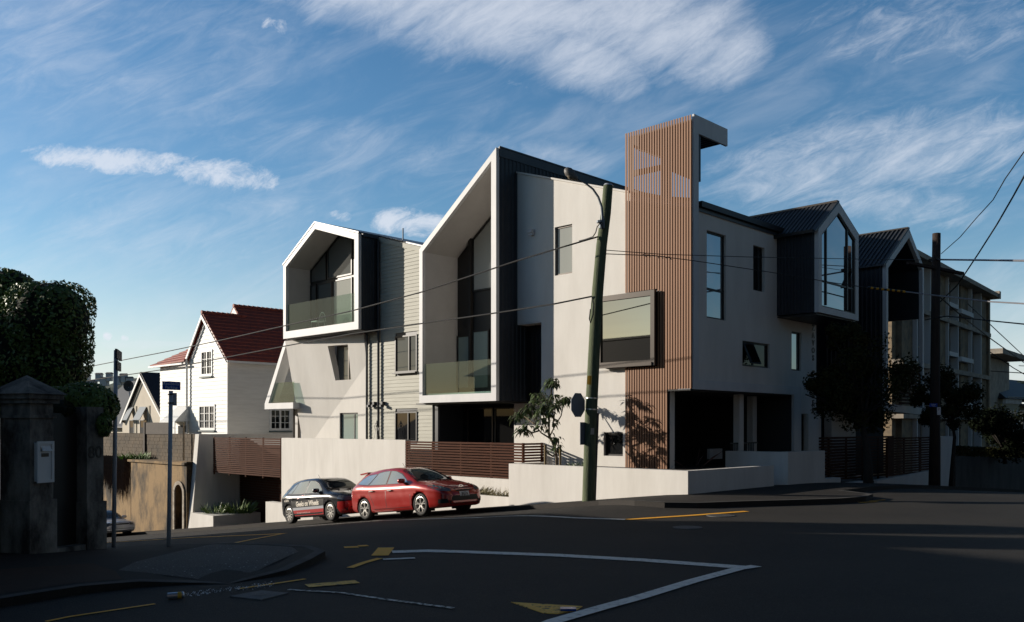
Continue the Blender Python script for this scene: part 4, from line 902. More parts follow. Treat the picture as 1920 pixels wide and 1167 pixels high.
build('neighbour_house', MB(lambda a, n, z: at(1853, 800, 78) + Vector((.64, .767, 0)) * a + Vector((.767, -.64, 0)) * n + Vector((0, 0, z))).box(.6, 12, -8, -.5, -4, 6.4).box(.3, 12.5, -8, 1.1, 6.5, 6.95), conc, label='sliver of a pale building with a projecting cornice, just right of the concrete block', cat='building')
#%%STREET
# ------------------------------------------------------------------ leaves, trees
def leaf_cloud(mb, pts, size, droop=.2, asp=.55):
    for p, nrm in pts:
        a = random.uniform(0, 6.28); n = (nrm + Vector((random.gauss(0, .5), random.gauss(0, .5), random.gauss(0, .5)))).normalized()
        x = n.orthogonal().normalized(); x.rotate(Matrix.Rotation(a, 3, n)); y = n.cross(x); s = size * random.uniform(.6, 1.25); q = x * s * .5; w = y * s * .5 * asp
        b = len(mb.v); mb.v += [p - q, p - q * .1 + w, p + q, p - q * .1 - w]; mb.f.append((b, b + 1, b + 2, b + 3))
def blob_pts(blobs, n, depth=.13, zmin=-99, bumps=.18, fq=1.1):
    out = []; tot = sum(b[1][0] * b[1][1] + b[1][0] * b[1][2] + b[1][1] * b[1][2] for b in blobs)
    for c, r, *_ in blobs:
        k = int(n * (r[0] * r[1] + r[0] * r[2] + r[1] * r[2]) / tot)
        for i in range(k):
            d = Vector((random.gauss(0, 1), random.gauss(0, 1), random.gauss(0, 1))).normalized()
            ds = Vector((abs(d.x) ** .75 * (1 if d.x > 0 else -1), abs(d.y) ** .75 * (1 if d.y > 0 else -1), abs(d.z) ** .75 * (1 if d.z > 0 else -1))) if len(_) else d
            p = Vector((ds.x * r[0], ds.y * r[1], ds.z * r[2])); k2 = 1 + bumps * noise.noise((c + p) * fq) * 1.6 - random.random() ** 2 * depth
            q = c + p * k2
            if q.z < zmin: continue
            if any(o is not c and sum(((q[j] - o[j]) / rr[j]) ** 2 for j in range(3)) < .6 for o, rr, *__ in blobs): continue
            out.append((q, d))
    return out
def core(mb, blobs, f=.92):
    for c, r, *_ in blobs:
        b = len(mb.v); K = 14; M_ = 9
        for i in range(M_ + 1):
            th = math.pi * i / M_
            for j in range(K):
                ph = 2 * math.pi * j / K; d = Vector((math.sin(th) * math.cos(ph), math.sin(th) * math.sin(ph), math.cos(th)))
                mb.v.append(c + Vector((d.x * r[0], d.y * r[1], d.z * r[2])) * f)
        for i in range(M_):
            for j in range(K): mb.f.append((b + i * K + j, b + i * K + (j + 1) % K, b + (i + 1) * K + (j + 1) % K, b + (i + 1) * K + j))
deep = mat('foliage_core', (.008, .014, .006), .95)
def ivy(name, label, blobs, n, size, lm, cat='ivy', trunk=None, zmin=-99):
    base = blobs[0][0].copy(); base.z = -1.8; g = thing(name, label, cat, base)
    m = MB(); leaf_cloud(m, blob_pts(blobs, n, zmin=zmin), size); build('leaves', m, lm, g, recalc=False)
    m = MB(); core(m, blobs); build('stems', m, deep, g, recalc=False)  # solid dark core added inside the leaf blobs to close gaps, no separate stems
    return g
V3 = Vector
ivy('ivy_clad_tree', 'tall ivy covered stump, nearest the pole, with square leafy top', [(at(98, 600, 17), (.72, .75, .78), 1), (at(60, 660, 17.2), (1.0, .8, .95), 1), (at(105, 680, 17), (.5, .6, .7), 1), (at(0, 690, 17.4), (1.0, .9, 1.0))], 22000, .085, leafd)
ivy('ivy_clad_tree', 'rounded dark ivy covered tree top at the left edge, behind the square one', [(at(20, 560, 19.5), (.66, .8, .66)), (at(-30, 600, 19.5), (1.1, .9, .9)), (at(-90, 640, 19.5), (1.4, 1, 1.2))], 14000, .10, leafd)
ivy('ivy_hedge', 'low dark ivy hedge spilling over the gate pillar numbered 80', [(at(150, 755, 13.9), (.50, .45, .30)), (at(190, 765, 13.8), (.22, .35, .27)), (at(105, 765, 14.4), (.6, .45, .35)), (at(196, 798, 13.5), (.10, .16, .18))], 11000, .072, leafd)
# ------------------------------------------------------------------ gate pillars
def view_frame(px_, d, rot):
    c = at(px_, 800, d); w = Vector((c.x, c.y, 0)).normalized(); r_ = Vector((w.y, -w.x, 0)); a = R(rot)
    e1 = r_ * math.cos(a) + w * math.sin(a); e2 = Vector((-e1.y, e1.x, 0))    # e1: along the right-hand face; e2: away from camera
    return lambda x, y, z: c + e1 * x + e2 * y + Vector((0, 0, z))
GF = view_frame(56, 12.3, 42)
gp = thing('gate_pillar', 'left stained concrete gate pillar with pyramid cap and white letterbox', 'gate pillar', GF(.2, .2, -1.85))
build('shaft', MB(GF).box(0, .40, 0, .55, -1.95, .33), pillarm, gp); build('plinth', MB(GF).box(-.03, .44, -.03, .58, -1.98, -1.05), pillarm, gp)
cp = MB(GF); cp.box(-.06, .46, -.06, .62, .33, .39); cp.box(-.10, .50, -.10, .66, .392, .46); cp.box(-.03, .43, -.03, .58, .12, .16)
cp.add([(-.14, -.14, .462), (.54, -.14, .462), (.54, .70, .462), (-.14, .70, .462), (.2, .28, .74)], [(0, 1, 2, 3), (0, 1, 4), (1, 2, 4), (2, 3, 4), (3, 0, 4)]); build('cap', cp, pillarm, gp)
lb = thing('letterbox', 'white metal letterbox on the left gate pillar', 'letterbox', GF(.2, -.05, -.8))
build('body', MB(GF).box(.07, .32, -.07, -.001, -.78, -.23), paint, lb); build('frame', MB(GF).pz([(.05, -.80), (.34, -.80), (.34, -.21), (.05, -.21)], -.085, -.0705, [[(.09, -.76), (.30, -.76), (.30, -.25), (.09, -.25)]]), paint, lb)
build('flap', MB(GF).hexa([(.12, -.115, -.35), (.28, -.115, -.35), (.28, -.10, -.35), (.12, -.10, -.35), (.12, -.075, -.29), (.28, -.075, -.29), (.28, -.071, -.28), (.12, -.071, -.28)]), paint, lb)
build('name_plate', MB(GF).box(.13, .25, -.078, -.0705, -.43, -.38), bronze, lb)
GR = view_frame(163, 13.24, 42)
gq = thing('gate_pillar', 'right stained concrete gate pillar with carved number 80 under the ivy', 'gate pillar', GR(.15, .15, -1.9))
build('shaft', MB(GR).box(0, .31, 0, .32, -2.0, .30), pillarm, gq); build('plinth', MB(GR).box(-.02, .345, -.03, .35, -2.02, -1.15), pillarm, gq)
text_on('numerals', '80', .26, lambda a, n, z: GR(a, -n, z), .15, .004, -.40, black, gq, dirn=1, bold=.002)
build('iron_gate', MB(GF).box(.46, 1.0, .18, .21, -1.85, .2), black, label='narrow dark gate between the two gate pillars', cat='gate')
build('gate_step', MB(GF).box(.42, 1.02, -.02, .5, -2.0, -1.78), pillarm, kind='structure')
bwl = MB(GF); bwl.box(-4.5, -.05, .5, .8, -2.1, .2); build('boundary_wall', bwl, pillarm, label='dark stained boundary wall left of the gate pillars, at the left edge', cat='wall')
ivy('ivy_drape', 'dark ivy hanging over the gap above the gate, between the two pillars', [(GF(.75, .5, .25), (.4, .3, .22)), (GF(.9, .45, .0), (.2, .2, .25))], 2500, .06, leafk)
# ------------------------------------------------------------------ sign posts
sp_ = thing('sign_post', 'tall grey steel post with a street name blade seen edge on at its top', 'sign post', at(213, 1031, 14.2))
b0 = at(213, 1031, 14.2); build('post', MB().tube([b0 - V3((0, 0, .1)), at(217.5, 657, 14.2)], .033, 12), greyp, sp_, smooth=True)
tb = at(219, 676, 14.2); dv = V3((tb.x, tb.y, 0)).normalized(); rt_ = V3((dv.y, -dv.x, 0)); q_ = (dv * .993 + rt_ * .11)
FB = lambda a, n, z: tb + q_ * a + V3((q_.y, -q_.x, 0)) * n + V3((0, 0, z))
build('name_blade', MB(FB).box(-.25, .45, .0, .03, .02, .17), MATS.get('blade_back') or mat('blade_back', (.03, .035, .045), .6), sp_); build('name_blade', MB(FB).box(-.2, .35, .0, .03, -.16, -.02), MATS['blade_back'], sp_)
rp = thing('sign_post', 'shorter grey post carrying the blue Residents Parking sign', 'sign post', at(316, 1029, 13))
build('post', MB().tube([at(316, 1031, 13) - V3((0, 0, .1)), at(320.5, 733, 13)], .030, 12), greyp, rp, smooth=True)
mat('sign_blue', (.008, .07, .42), .4)
cS = at(321.3, 723.5, 12.95); rv = V3((.985, .17, 0)); FSn = lambda a, n, z: cS + rv * a + V3((.17, -.985, 0)) * n + V3((0, 0, z - a * .03))
sg = build('parking_sign', MB(FSn).box(-.128, .128, -.004, .004, -.062, .062), MATS['sign_blue'], rp)
sw_ = mat('sign_white', (.8, .8, .8), .5)
for i, s in enumerate(('Residents', 'Parking')): text_on('sign_lettering', s, .058, FSn, 0, .005, .026 - i * .052, sw_, sg, dirn=1, bold=.0006, extrude=.001)
FP2 = lambda a, n, z: at(322, 748, 13) + V3((.9, .4, 0)) * a + V3((.4, -.9, 0)) * n + V3((0, 0, z))
build('plate', MB(FP2).box(0, .075, -.05, -.045, -.1, .09), greyp, rp)
for z in (-.07, .06): build('clamp', MB().tube([at(320.3, 748, 13) + V3((0, 0, z)), at(320.2, 748, 13) + V3((0, 0, z + .015))], .045, 12), black, rp)
build('base_plate', MB().tube([at(316, 1031, 13) - V3((0, 0, .02)), at(316, 1031, 13) + V3((0, 0, .03))], .11, 12), pillarm, rp)
# ------------------------------------------------------------------ timber power poles
D1 = 22.6
pp = thing('power_pole', 'leaning green weathered timber power pole with curved street lamp arm', 'power pole', at(1103, 957, D1))
axis_p = [(1102.5, 975), (1103, 957), (1106, 860), (1108, 780), (1112, 700), (1117, 600), (1121, 540), (1128, 460), (1136, 400), (1140, 352), (1140.5, 349)]
rads = [.172, .17, .165, .16, .155, .15, .148, .14, .132, .125, .118]
build('shaft', MB().tube([at(x, y, D1) for x, y in axis_p], rads, 18), polem, pp, smooth=True)
build('cap', MB().tube([at(1140.5, 348.5, D1), at(1140.7, 345.5, D1)], [.13, .10], 18), greyp, pp)
lampm = mat('lamp_arm_metal', (.14, .16, .18), .5, metal=.4)
arm = [(1129, 430), (1129.5, 408), (1128, 388), (1122, 370), (1112, 355), (1098, 344), (1084, 336), (1074, 329)]
ao = build('lamp_arm', MB().tube([at(x, y, D1 - .25) for x, y in arm], [.035, .035, .032, .03, .028, .026, .024, .024], 8), lampm, pp, smooth=True)
hd = MB(); ax = [(1083, 337, .04), (1078, 333, .075), (1072, 327.5, .115), (1066, 322.5, .12), (1061, 318.5, .08), (1058.5, 317, .02)]
hd.tube([at(x, y, D1 - .25) for x, y, r_ in ax], [r_ for x, y, r_ in ax], 12); build('lamp_head', hd, mat('lamp_shell', (.13, .12, .11), .55), ao, smooth=True)
hd2 = MB(); hd2.tube([at(1076, 336, D1 - .25), at(1070, 331, D1 - .26), at(1064, 325, D1 - .26)], [.05, .09, .05], 10); build('lamp_lens', hd2, mat('lens', (.18, .15, .11), .25), ao, smooth=True)
build('bracket', MB().tube([at(1128.5, 428, D1 - .2), at(1128.5, 412, D1 - .2)], .07, 8).tube([at(1125, 418, D1 - .24), at(1125, 414, D1 - .24)], .09, 8), lampm, pp)
build('conduit', MB().tube([at(1113.5, 960, D1 - .02), at(1117, 860, D1 - .02), at(1120, 775, D1 - .02)], .045, 8), charcoal, pp)
for y in (748, 769): 
    x = 1108 + (780 - y) * .05; build('strap', MB().tube([at(x, y, D1), at(x + .1, y - 2.2, D1)], .164, 18), alu, pp)
ytag = MB(); ytag.v = [at(x, y, D1 - .175 + abs(x - 1106) * .004) for x, y in ((1101.5, 705), (1106, 704.5), (1109, 705.5), (1108, 722), (1105, 721.5), (1100.5, 721))]; ytag.f = [(0, 1, 4, 5), (1, 2, 3, 4)]
build('yellow_tag', ytag, mat('tag_yellow', (.75, .38, .02), .5), pp, recalc=False)
tg2 = MB(); tg2.v = [at(x, y, D1 - .175) for x, y in ((1108, 803), (1114, 803), (1114, 815), (1107, 815))]; tg2.f = [(0, 1, 2, 3)]; build('metal_tag', tg2, alu, pp, recalc=False)
oc_ = thing('stop_sign', 'grey back of an octagonal road sign strapped to the leaning pole', 'road sign', at(1093, 800, D1))
wv = V3((1093 - 960, 1639, 0)).normalized(); FO = lambda a, n, z: at(1097, 760, D1 - .05) + (V3((-.62, -.55, 0)) * a) + V3((.55, -.62, 0)) * n * -1 + V3((0, 0, z))
oct_ = [(.0 + .31 + .33 * math.cos(R(22.5 + 45 * i)), .33 * math.sin(R(22.5 + 45 * i))) for i in range(8)]
build('plate', MB(FO).pz(oct_, 0, .012), mat('sign_back', (.16, .19, .23), .5, metal=.3), oc_)
build('rail', MB(FO).box(.03, .6, .013, .035, -.14, -.11).box(.03, .6, .013, .035, .11, .14), greyp, oc_)
build('road_sign', MB(lambda a, n, z: FO(a, n, z - .72)).box(.0, .22, 0, .012, -.3, .28), MATS['sign_back'], label='small narrow sign plate under the octagonal sign on the leaning pole', cat='road sign')
D2 = 30.8
p2 = thing('power_pole', 'upright dark brown timber power pole with crossarm on the right pavement', 'power pole', at(1752, 922, D2))
build('shaft', MB().tube([at(1752, 930, D2), at(1753, 800, D2), at(1754, 600, D2), at(1756, 438, D2)], [.20, .17, .15, .135], 16), polet, p2, smooth=True)
ca = MB(); a_ = at(1703, 493, D2 - .35); b_ = at(1804, 513, D2 + .2); dz_ = V3((0, 0, .045)); dn = V3((.05, -.05, 0))
ca.v = [a_ - dz_ - dn, a_ - dz_ + dn, a_ + dz_ + dn, a_ + dz_ - dn, b_ - dz_ - dn, b_ - dz_ + dn, b_ + dz_ + dn, b_ + dz_ - dn]; ca.f = [(0, 1, 2, 3), (4, 7, 6, 5), (0, 4, 5, 1), (1, 5, 6, 2), (2, 6, 7, 3), (3, 7, 4, 0)]; build('crossarm', ca, polet, p2)
for (x, y) in ((1744, 491), (1755, 487)): build('insulator', MB().tube([at(x, y, D2 - .25), at(x, y - 5, D2 - .25)], [.05, .06], 8), black, p2)
FQ = lambda a, n, z: at(1750, 760, D2 - .2) + V3((.97, .24, 0)) * a + V3((.24, -.97, 0)) * n + V3((0, 0, z))
bs = build('parking_sign', MB(FQ).box(-.16, .16, 0, .01, -.06, .06), MATS['sign_blue'], p2)
for i, s in enumerate(('Residents', 'Parking')): text_on('sign_lettering', s, .05, FQ, 0, .012, .025 - i * .05, sw_, bs, dirn=1, extrude=.001)
ns_ = build('notice_plate', MB(FQ).box(.15, .30, 0, .01, -.34, -.07), sw_, p2); text_on('sign_lettering', 'P', .12, FQ, .225, .012, -.15, mat('sign_red', (.4, .02, .02), .5), ns_, dirn=1, extrude=.001)
# ------------------------------------------------------------------ overhead cables
def cable(label, pts, rad, m=wire, sag=0, name='overhead_cable', n=16):
    a, b = at(*pts[0]), at(*pts[-1])
    if len(pts) == 2: P_ = [a.lerp(b, i / n) - V3((0, 0, sag * 4 * (i / n) * (1 - i / n))) for i in range(n + 1)]
    else: P_ = [at(*p) for p in pts]
    return build(name, MB().tube(P_, rad, 6), m, label=label, cat='cable', group=None)
def street_cable(label, pxs, t, rad):
    pts = [at(*pxs[0])]
    for x, y in pxs[1:]: s__, z__ = Tp(x, y, t); pts.append(P(s__, t, z__))
    o = build('overhead_cable', MB().tube(pts, rad, 6), wire, label=label, cat='cable')
street_cable('upper black cable from the leaning pole down the left street', [(1122, 444, D1 - .1), (1060, 462), (970, 489), (790, 548), (660, 583), (530, 612), (420, 637), (310, 660), (150, 691), (0, 712)], -4.4, .02)
street_cable('lower black cable from the leaning pole down the left street', [(1110, 556, D1 - .1), (1040, 570), (930, 587), (790, 607), (660, 626), (530, 650), (300, 694), (150, 716), (0, 735)], -4.4, .02)
cable('cable loop hanging from the lamp bracket on the leaning pole', [(1126, 418, D1 - .25), (1120, 425, D1 - .26), (1117, 436, D1 - .26), (1112, 444, D1 - .27), (1098, 449, D1 + .4), (1086, 452, D1 + .8)], .014)
cable('short black loop of cable on the left side of the leaning pole', [(1110, 556, D1 - .2), (1113, 570, D1 - .25), (1112, 590, D1 - .25), (1107, 606, D1 - .25), (1105, 598, D1 - .25), (1107, 580, D1 - .22)], .016)
cable('thin straight cable crossing the batten tower to the brown pole', [(1132, 469, D1 - .1), (1240, 477, 23.6), (1400, 482, 25.2), (1610, 486, 28), (1754, 488, D2)], .010)
cable('thin sagging cable below it, dipping right to the striped guard', [(1130, 476, D1 - .1), (1230, 480, 23), (1300, 489, 23.6), (1460, 513, 24.6), (1560, 530, 25.3), (1630, 540, 25.8)], .011)
k_ = MB()
for i in range(7): a = 1205 + i * 8; k_.tube([at(a, 478 + i * .6, 23.2), at(a + 5, 476 + i * 1.6, 23.2), at(a + 6, 482 + i * .9, 23.2)], .012, 5)
build('cable_splice', k_, wire, label='tangle of cable clamps in front of the batten tower', cat='cable joint')
st = thing('striped_cable_guard', 'black and yellow striped sleeve on the cable left of the brown pole', 'cable guard', at(1660, 545, 25.9))
mY = mat('guard_yellow', (.55, .27, .02), .5)
for i in range(14):
    x0 = 1627 + i * 5; x1 = x0 + 5; build('sleeve_band', MB().tube([at(x0, 539.5 + (x0 - 1627) * .11, 25.9), at(x1, 539.5 + (x1 - 1627) * .11, 25.9)], .035, 8), mY if i % 2 else black, st)
cable('pale sleeved cable from the striped guard past the brown pole', [(1697, 547, 25.9), (1760, 555, 25.0), (1858, 566, 23), (2100, 580, 18)], .020, wirel)
cable('top pale straight cable right of the brown pole', [(1757, 487, D2), (1850, 488, 26), (1920, 489, 22), (2100, 490, 18)], .030, wirel)
cable('dark cable level with the block second floor, right of the brown pole', [(1735, 600, D2), (1775, 593, 28.5), (1860, 602, 26), (1920, 608, 23), (2100, 622, 18)], .020)
cable('thin wavy cable rising from the brown pole top to the right edge', [(1765, 476, D2), (1800, 445, 28), (1830, 410, 26), (1862, 375, 24), (1885, 335, 22), (1920, 285, 20), (1980, 200, 16)], .014)
cable('thick cable rising steeply to the right edge behind the brown pole', [(1758, 571, 32), (1795, 535, 31), (1835, 475, 28), (1870, 420, 26), (1900, 368, 24), (1940, 295, 20)], .024)
cable('cable descending from the brown pole across the concrete block', [(1762, 557, D2), (1800, 590, 32), (1853, 632, 36), (1920, 680, 42), (2000, 735, 50)], .024)
cable('thinner second descending cable to the right edge', [(1815, 570, 33), (1858, 610, 36), (1920, 668, 42), (2000, 740, 48)], .018)
cable('faint low cable near the villa roof', [(1856, 660, 60), (1900, 690, 60), (1960, 725, 60)], .03)
cable('level thin cable at the villa eaves', [(1858, 696, 60), (1920, 700, 55), (2000, 703, 50)], .03)
#%%TREES
# ------------------------------------------------------------------ trees and plants
def whorl(mb, c, n, ln, wd, droop):
    for i in range(n):
        a = random.uniform(0, 6.28); el = random.uniform(-.5, .55); d = V3((math.cos(a) * math.cos(el), math.sin(a) * math.cos(el), math.sin(el)))
        st = c + d * .04 + V3((random.gauss(0, .03), random.gauss(0, .03), random.gauss(0, .03))); l = ln * random.uniform(.65, 1.15); w = d.cross(V3((0, 0, 1))).normalized() * wd * .5
        m1 = st + d * l * .5 + V3((0, 0, -droop * l * .12)); e = st + d * l * .88 + V3((0, 0, -droop * l * .62)); b = len(mb.v)
        mb.v += [st, m1 + w, e, m1 - w]; mb.f += [(b, b + 1, b + 2, b + 3)]
ttr = thing('young_tree', 'small multi stemmed tree with glossy drooping leaves, staked behind the low white wall', 'tree', P(4.0, -1.4, -1.3))
def tp(x, y, t=-1.4): s, z = Tp(x, y, t); return P(s, t, z)
br = MB()
stems = [[(1044, 885, -1.4), (1044, 860, -1.4), (1040, 838, -1.4), (1029, 815, -1.4), (1030, 780, -1.38), (1033, 745, -1.35), (1035, 717, -1.35)],
         [(1040, 838, -1.4), (1030, 820, -1.45), (1040, 800, -1.3), (1052, 780, -1.2), (1056, 762, -1.15), (1060, 747, -1.1)],
         [(1031, 822, -1.4), (1015, 812, -1.6), (1005, 800, -1.7), (1000, 780, -1.75), (995, 765, -1.8)],
         [(1030, 818, -1.4), (1022, 795, -1.2), (1017, 770, -1.1), (1012, 745, -1.0)],
         [(1010, 808, -1.65), (998, 812, -1.9), (985, 803, -2.0), (978, 808, -2.1)], [(1001, 795, -1.7), (985, 782, -1.6), (975, 775, -1.5)],
         [(1022, 800, -1.2), (1025, 775, -1.6), (1022, 757, -1.8)], [(1036, 800, -1.35), (1040, 775, -1.6), (1042, 760, -1.8)], [(1040, 838, -1.4), (1044, 830, -1.5), (1045, 822, -1.55)]]
for q in stems:
    p_ = [tp(*k) for k in q]; r0 = .05 if q[0][1] > 880 else .028; br.tube(p_, [r0 * (1 - .62 * i / (len(p_) - 1)) for i in range(len(p_))], 6)
build('trunk', br, mat('pale_bark', (.17, .13, .085), .85, (.10, .08, .055), 10), ttr)
lf = MB()
for (x, y, t, n) in [(1035, 713, -1.35, 60), (1040, 719, -1.45, 30), (1028, 718, -1.3, 25), (1060, 747, -1.1, 55), (1068, 752, -1.0, 30), (1050, 752, -1.2, 35), (1012, 742, -1.0, 50), (1003, 740, -1.1, 35), (1022, 748, -1.2, 50), (1030, 756, -1.5, 40), (1042, 762, -1.8, 40), (995, 762, -1.8, 60), (985, 770, -1.6, 55), (974, 776, -1.5, 50), (1000, 775, -1.4, 50), (1012, 770, -1.7, 55), (1022, 762, -1.8, 50), (1030, 775, -1.6, 40), (1016, 786, -1.9, 35), (978, 806, -2.1, 45), (988, 798, -2.0, 35), (984, 808, -1.9, 25), (1012, 800, -1.9, 20), (1030, 808, -1.6, 15), (1045, 822, -1.5, 40), (1044, 836, -1.6, 30), (965, 782, -1.4, 18), (1036, 790, -1.7, 20), (1004, 752, -1.5, 40), (1040, 742, -1.6, 30)]:
    whorl(lf, tp(x, y, t), int(n * .8), .26, .075, 1.0)
build('leaves', lf, leafm, ttr, recalc=False)
for x, l in ((1022.5, 'pale timber tree stake left of the young tree trunk'), (1050.5, 'timber tree stake right of the young tree trunk')):
    build('tree_stake', MB().tube([tp(x, 880, -1.55), tp(x, 834, -1.55)], .035, 6), mat('stake_timber', (.28, .20, .10), .8), label=l, cat='stake')
build('tree_tie', MB().tube([tp(1024, 846, -1.5), tp(1036, 856, -1.42), tp(1050, 845, -1.5)], .025, 5), bronze, label='dark webbing tie between the two stakes', cat='tree tie')
def bush(name, label, c, r, n, ln=.22, wd=.03, m=None, cat='plant'):
    g = MB()
    for i in range(n):
        a = random.uniform(0, 6.28); rr = random.random() ** .5; b = c + V3((math.cos(a) * r[0] * rr, math.sin(a) * r[1] * rr, 0)); d = V3((math.cos(a) * .6 + random.gauss(0, .4), math.sin(a) * .6 + random.gauss(0, .4), 1)).normalized()
        w = d.cross(V3((random.random(), random.random(), 0))).normalized() * wd; l = ln * random.uniform(.6, 1.3); k = len(g.v); g.v += [b - w, b + w, b + d * l * .6 + w * .7 + V3((0, 0, .0)), b + d * l - V3((0, 0, l * .1))]; g.f.append((k, k + 1, k + 2, k + 3))
    return build(name, g, m or leafm, label=label, cat=cat, recalc=False)
dryg = mat('dry_grass', (.28, .23, .12), .8, (.16, .15, .07), 6)
bush('tufty_plant', 'dry tufty plant on the planter wall nearest the red car bonnet', P(7.6, -1.45, -2.3), (.5, .2), 170, .34, .012, dryg)
bush('tufty_plant', 'dry tufty plant on the planter wall against the corner wall end', P(6.0, -1.45, -2.3), (.6, .2), 220, .36, .012, dryg)
bush('shrub', 'small reddish leafed shrub beside the leaning pole above the corner wall', P(2.6, -1.9, -1.25), (.35, .15), 60, .3, .02, leafm)
bush('shrub', 'small dark spiky plant in the block planter, nearer the old wall', P(26.4, -1.2, -4.25), (.5, .4), 110, .6, .03, leafd)
bush('shrub', 'small dark spiky plant in the block planter, nearer the garage', P(25.6, -.3, -4.25), (.5, .5), 130, .75, .03, leafd)
bush('grass_tuft', 'bright green tuft growing on top of the old retaining wall', P(35.2, -1.3, -1.9), (.9, .4), 260, .6, .03, mat('fresh_green', (.12, .24, .03), .6))
vn = MB()
for i in range(900):
    s = random.uniform(35.2, 39.5); k = random.random(); top = P(s, -1.75 - random.random() * .3, -1.85 + random.uniform(-.1, .2)); ln = random.uniform(.5, 2.6) * (1 - .45 * abs(s - 36.0) / 4)
    mid = top + V3((random.gauss(0, .12), -.1, -ln * .5)); e = mid + V3((random.gauss(0, .15), random.gauss(0, .05), -ln * .5)); w = V3((.018, .0, 0)); b = len(vn.v); vn.v += [top - w, top + w, mid + w, mid - w, e]; vn.f += [(b, b + 1, b + 2, b + 3), (b + 3, b + 2, b + 4)]
build('dry_vine', vn, mat('dry_vine', (.10, .055, .035), .95, (.05, .03, .02), 8), label='brown dry vines hanging over the old retaining wall', cat='vine', recalc=False)
st_ = bush('dead_stems', 'thin bare red stems behind the corner wall in the undercroft', P(.35, .6, -1.3), (.15, .1), 6, .8, .005, mat('red_stem', (.05, .02, .015), .8))
def street_tree(label, base, trunk_pts, r0, blobs, n, size, twigs=8, lm=leafk):
    g = thing('street_tree', label, 'tree', base); t = MB(); t.tube(trunk_pts, [r0 * (1 - .55 * i / (len(trunk_pts) - 1)) for i in range(len(trunk_pts))], 10)
    top = trunk_pts[-1]
    for c, r, *_ in blobs:
        for k in range(twigs):
            d = V3((random.gauss(0, 1), random.gauss(0, 1), random.gauss(0, .7))).normalized(); e = c + V3((d.x * r[0], d.y * r[1], d.z * r[2])) * .97; m_ = top.lerp(c, .6) + V3((random.gauss(0, .1), random.gauss(0, .1), 0))
            t.tube([top, m_, e], [r0 * .35, r0 * .2, r0 * .06], 5, cap=False)
    build('trunk', t, barkd, g, smooth=True); m = MB(); pts = []
    for c, r, *_ in blobs:
        K = max(6, int(14 * r[0] * r[2]))
        cl_ = [c + V3((random.uniform(-1, 1) * r[0], random.uniform(-1, 1) * r[1], random.uniform(-1, 1) * r[2])) * .85 for _i in range(K)]
        for i in range(int(n / len(blobs))):
            q = random.choice(cl_); d = V3((random.gauss(0, 1), random.gauss(0, 1), random.gauss(0, 1))).normalized(); pts.append((q + d * random.random() ** .5 * .58 * (r[0] + r[2]) * .5, d))
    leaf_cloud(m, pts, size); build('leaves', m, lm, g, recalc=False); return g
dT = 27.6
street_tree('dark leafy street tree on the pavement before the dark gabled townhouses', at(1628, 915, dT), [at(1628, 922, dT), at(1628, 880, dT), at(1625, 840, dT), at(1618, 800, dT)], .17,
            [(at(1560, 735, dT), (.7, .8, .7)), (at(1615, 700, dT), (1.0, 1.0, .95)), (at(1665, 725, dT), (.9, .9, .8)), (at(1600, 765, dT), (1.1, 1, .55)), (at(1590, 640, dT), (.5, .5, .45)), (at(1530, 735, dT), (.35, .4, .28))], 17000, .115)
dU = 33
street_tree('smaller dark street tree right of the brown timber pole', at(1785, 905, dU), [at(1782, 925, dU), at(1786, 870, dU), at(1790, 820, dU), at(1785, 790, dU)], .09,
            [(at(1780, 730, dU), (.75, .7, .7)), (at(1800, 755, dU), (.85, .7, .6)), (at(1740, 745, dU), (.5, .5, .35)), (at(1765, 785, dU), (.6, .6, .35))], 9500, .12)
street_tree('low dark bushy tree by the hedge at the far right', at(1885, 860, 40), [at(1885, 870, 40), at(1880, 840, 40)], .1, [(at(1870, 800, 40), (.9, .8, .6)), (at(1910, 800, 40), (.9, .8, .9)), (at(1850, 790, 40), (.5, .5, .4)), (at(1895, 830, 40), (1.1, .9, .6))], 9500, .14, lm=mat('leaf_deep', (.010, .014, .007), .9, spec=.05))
hg = MB(); leaf_cloud(hg, [(P(-1.35 + random.gauss(0, .16), random.uniform(17.5, 34), 0) + V3((0, 0, 0)), V3((0, 0, 1))) for i in range(0)], .1)
for i in range(7000):
    t = random.uniform(17.4, 40); f = (t - 17.4) / 27.6; z0 = -1.22 - .88 * f; p = P(-1.35 + random.uniform(-.22, .22), t, z0 + random.uniform(0, .42)); leaf_cloud(hg, [(p, V3((random.gauss(0, 1), random.gauss(0, 1), 1)).normalized())], .13)
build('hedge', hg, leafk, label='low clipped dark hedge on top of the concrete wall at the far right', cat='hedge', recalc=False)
# norfolk pine at the right edge
npn = thing('norfolk_pine', 'spiky tiered branches of a pine poking in at the far right edge', 'tree', at(1990, 900, 60)); m = MB(); tk = MB(); tk.tube([at(1990, 900, 60), at(1985, 560, 60)], [.25, .05], 8)
for i, y in enumerate((590, 625, 655, 690, 722, 750)):
    c = at(1987, y, 60)
    for k in range(6):
        a = k * 1.047 + i * .5; L2 = 1.4 + i * .35; e = c + V3((math.cos(a) * L2, math.sin(a) * L2, .25)); tk.tube([c, e], [.05, .015], 5, cap=False)
        for q in range(26):
            f = .25 + .75 * q / 26; b = c.lerp(e, f)
            for sgn in (-1, 1):
                sd_ = V3((-math.sin(a), math.cos(a), .25)) * sgn * .42 * (1.15 - f * .6); w = V3((0, 0, .05)); k0 = len(m.v); m.v += [b - w, b + w, b + sd_]; m.f.append((k0, k0 + 1, k0 + 2))
build('trunk', tk, barkd, npn); build('needles', m, leafd, npn, recalc=False)
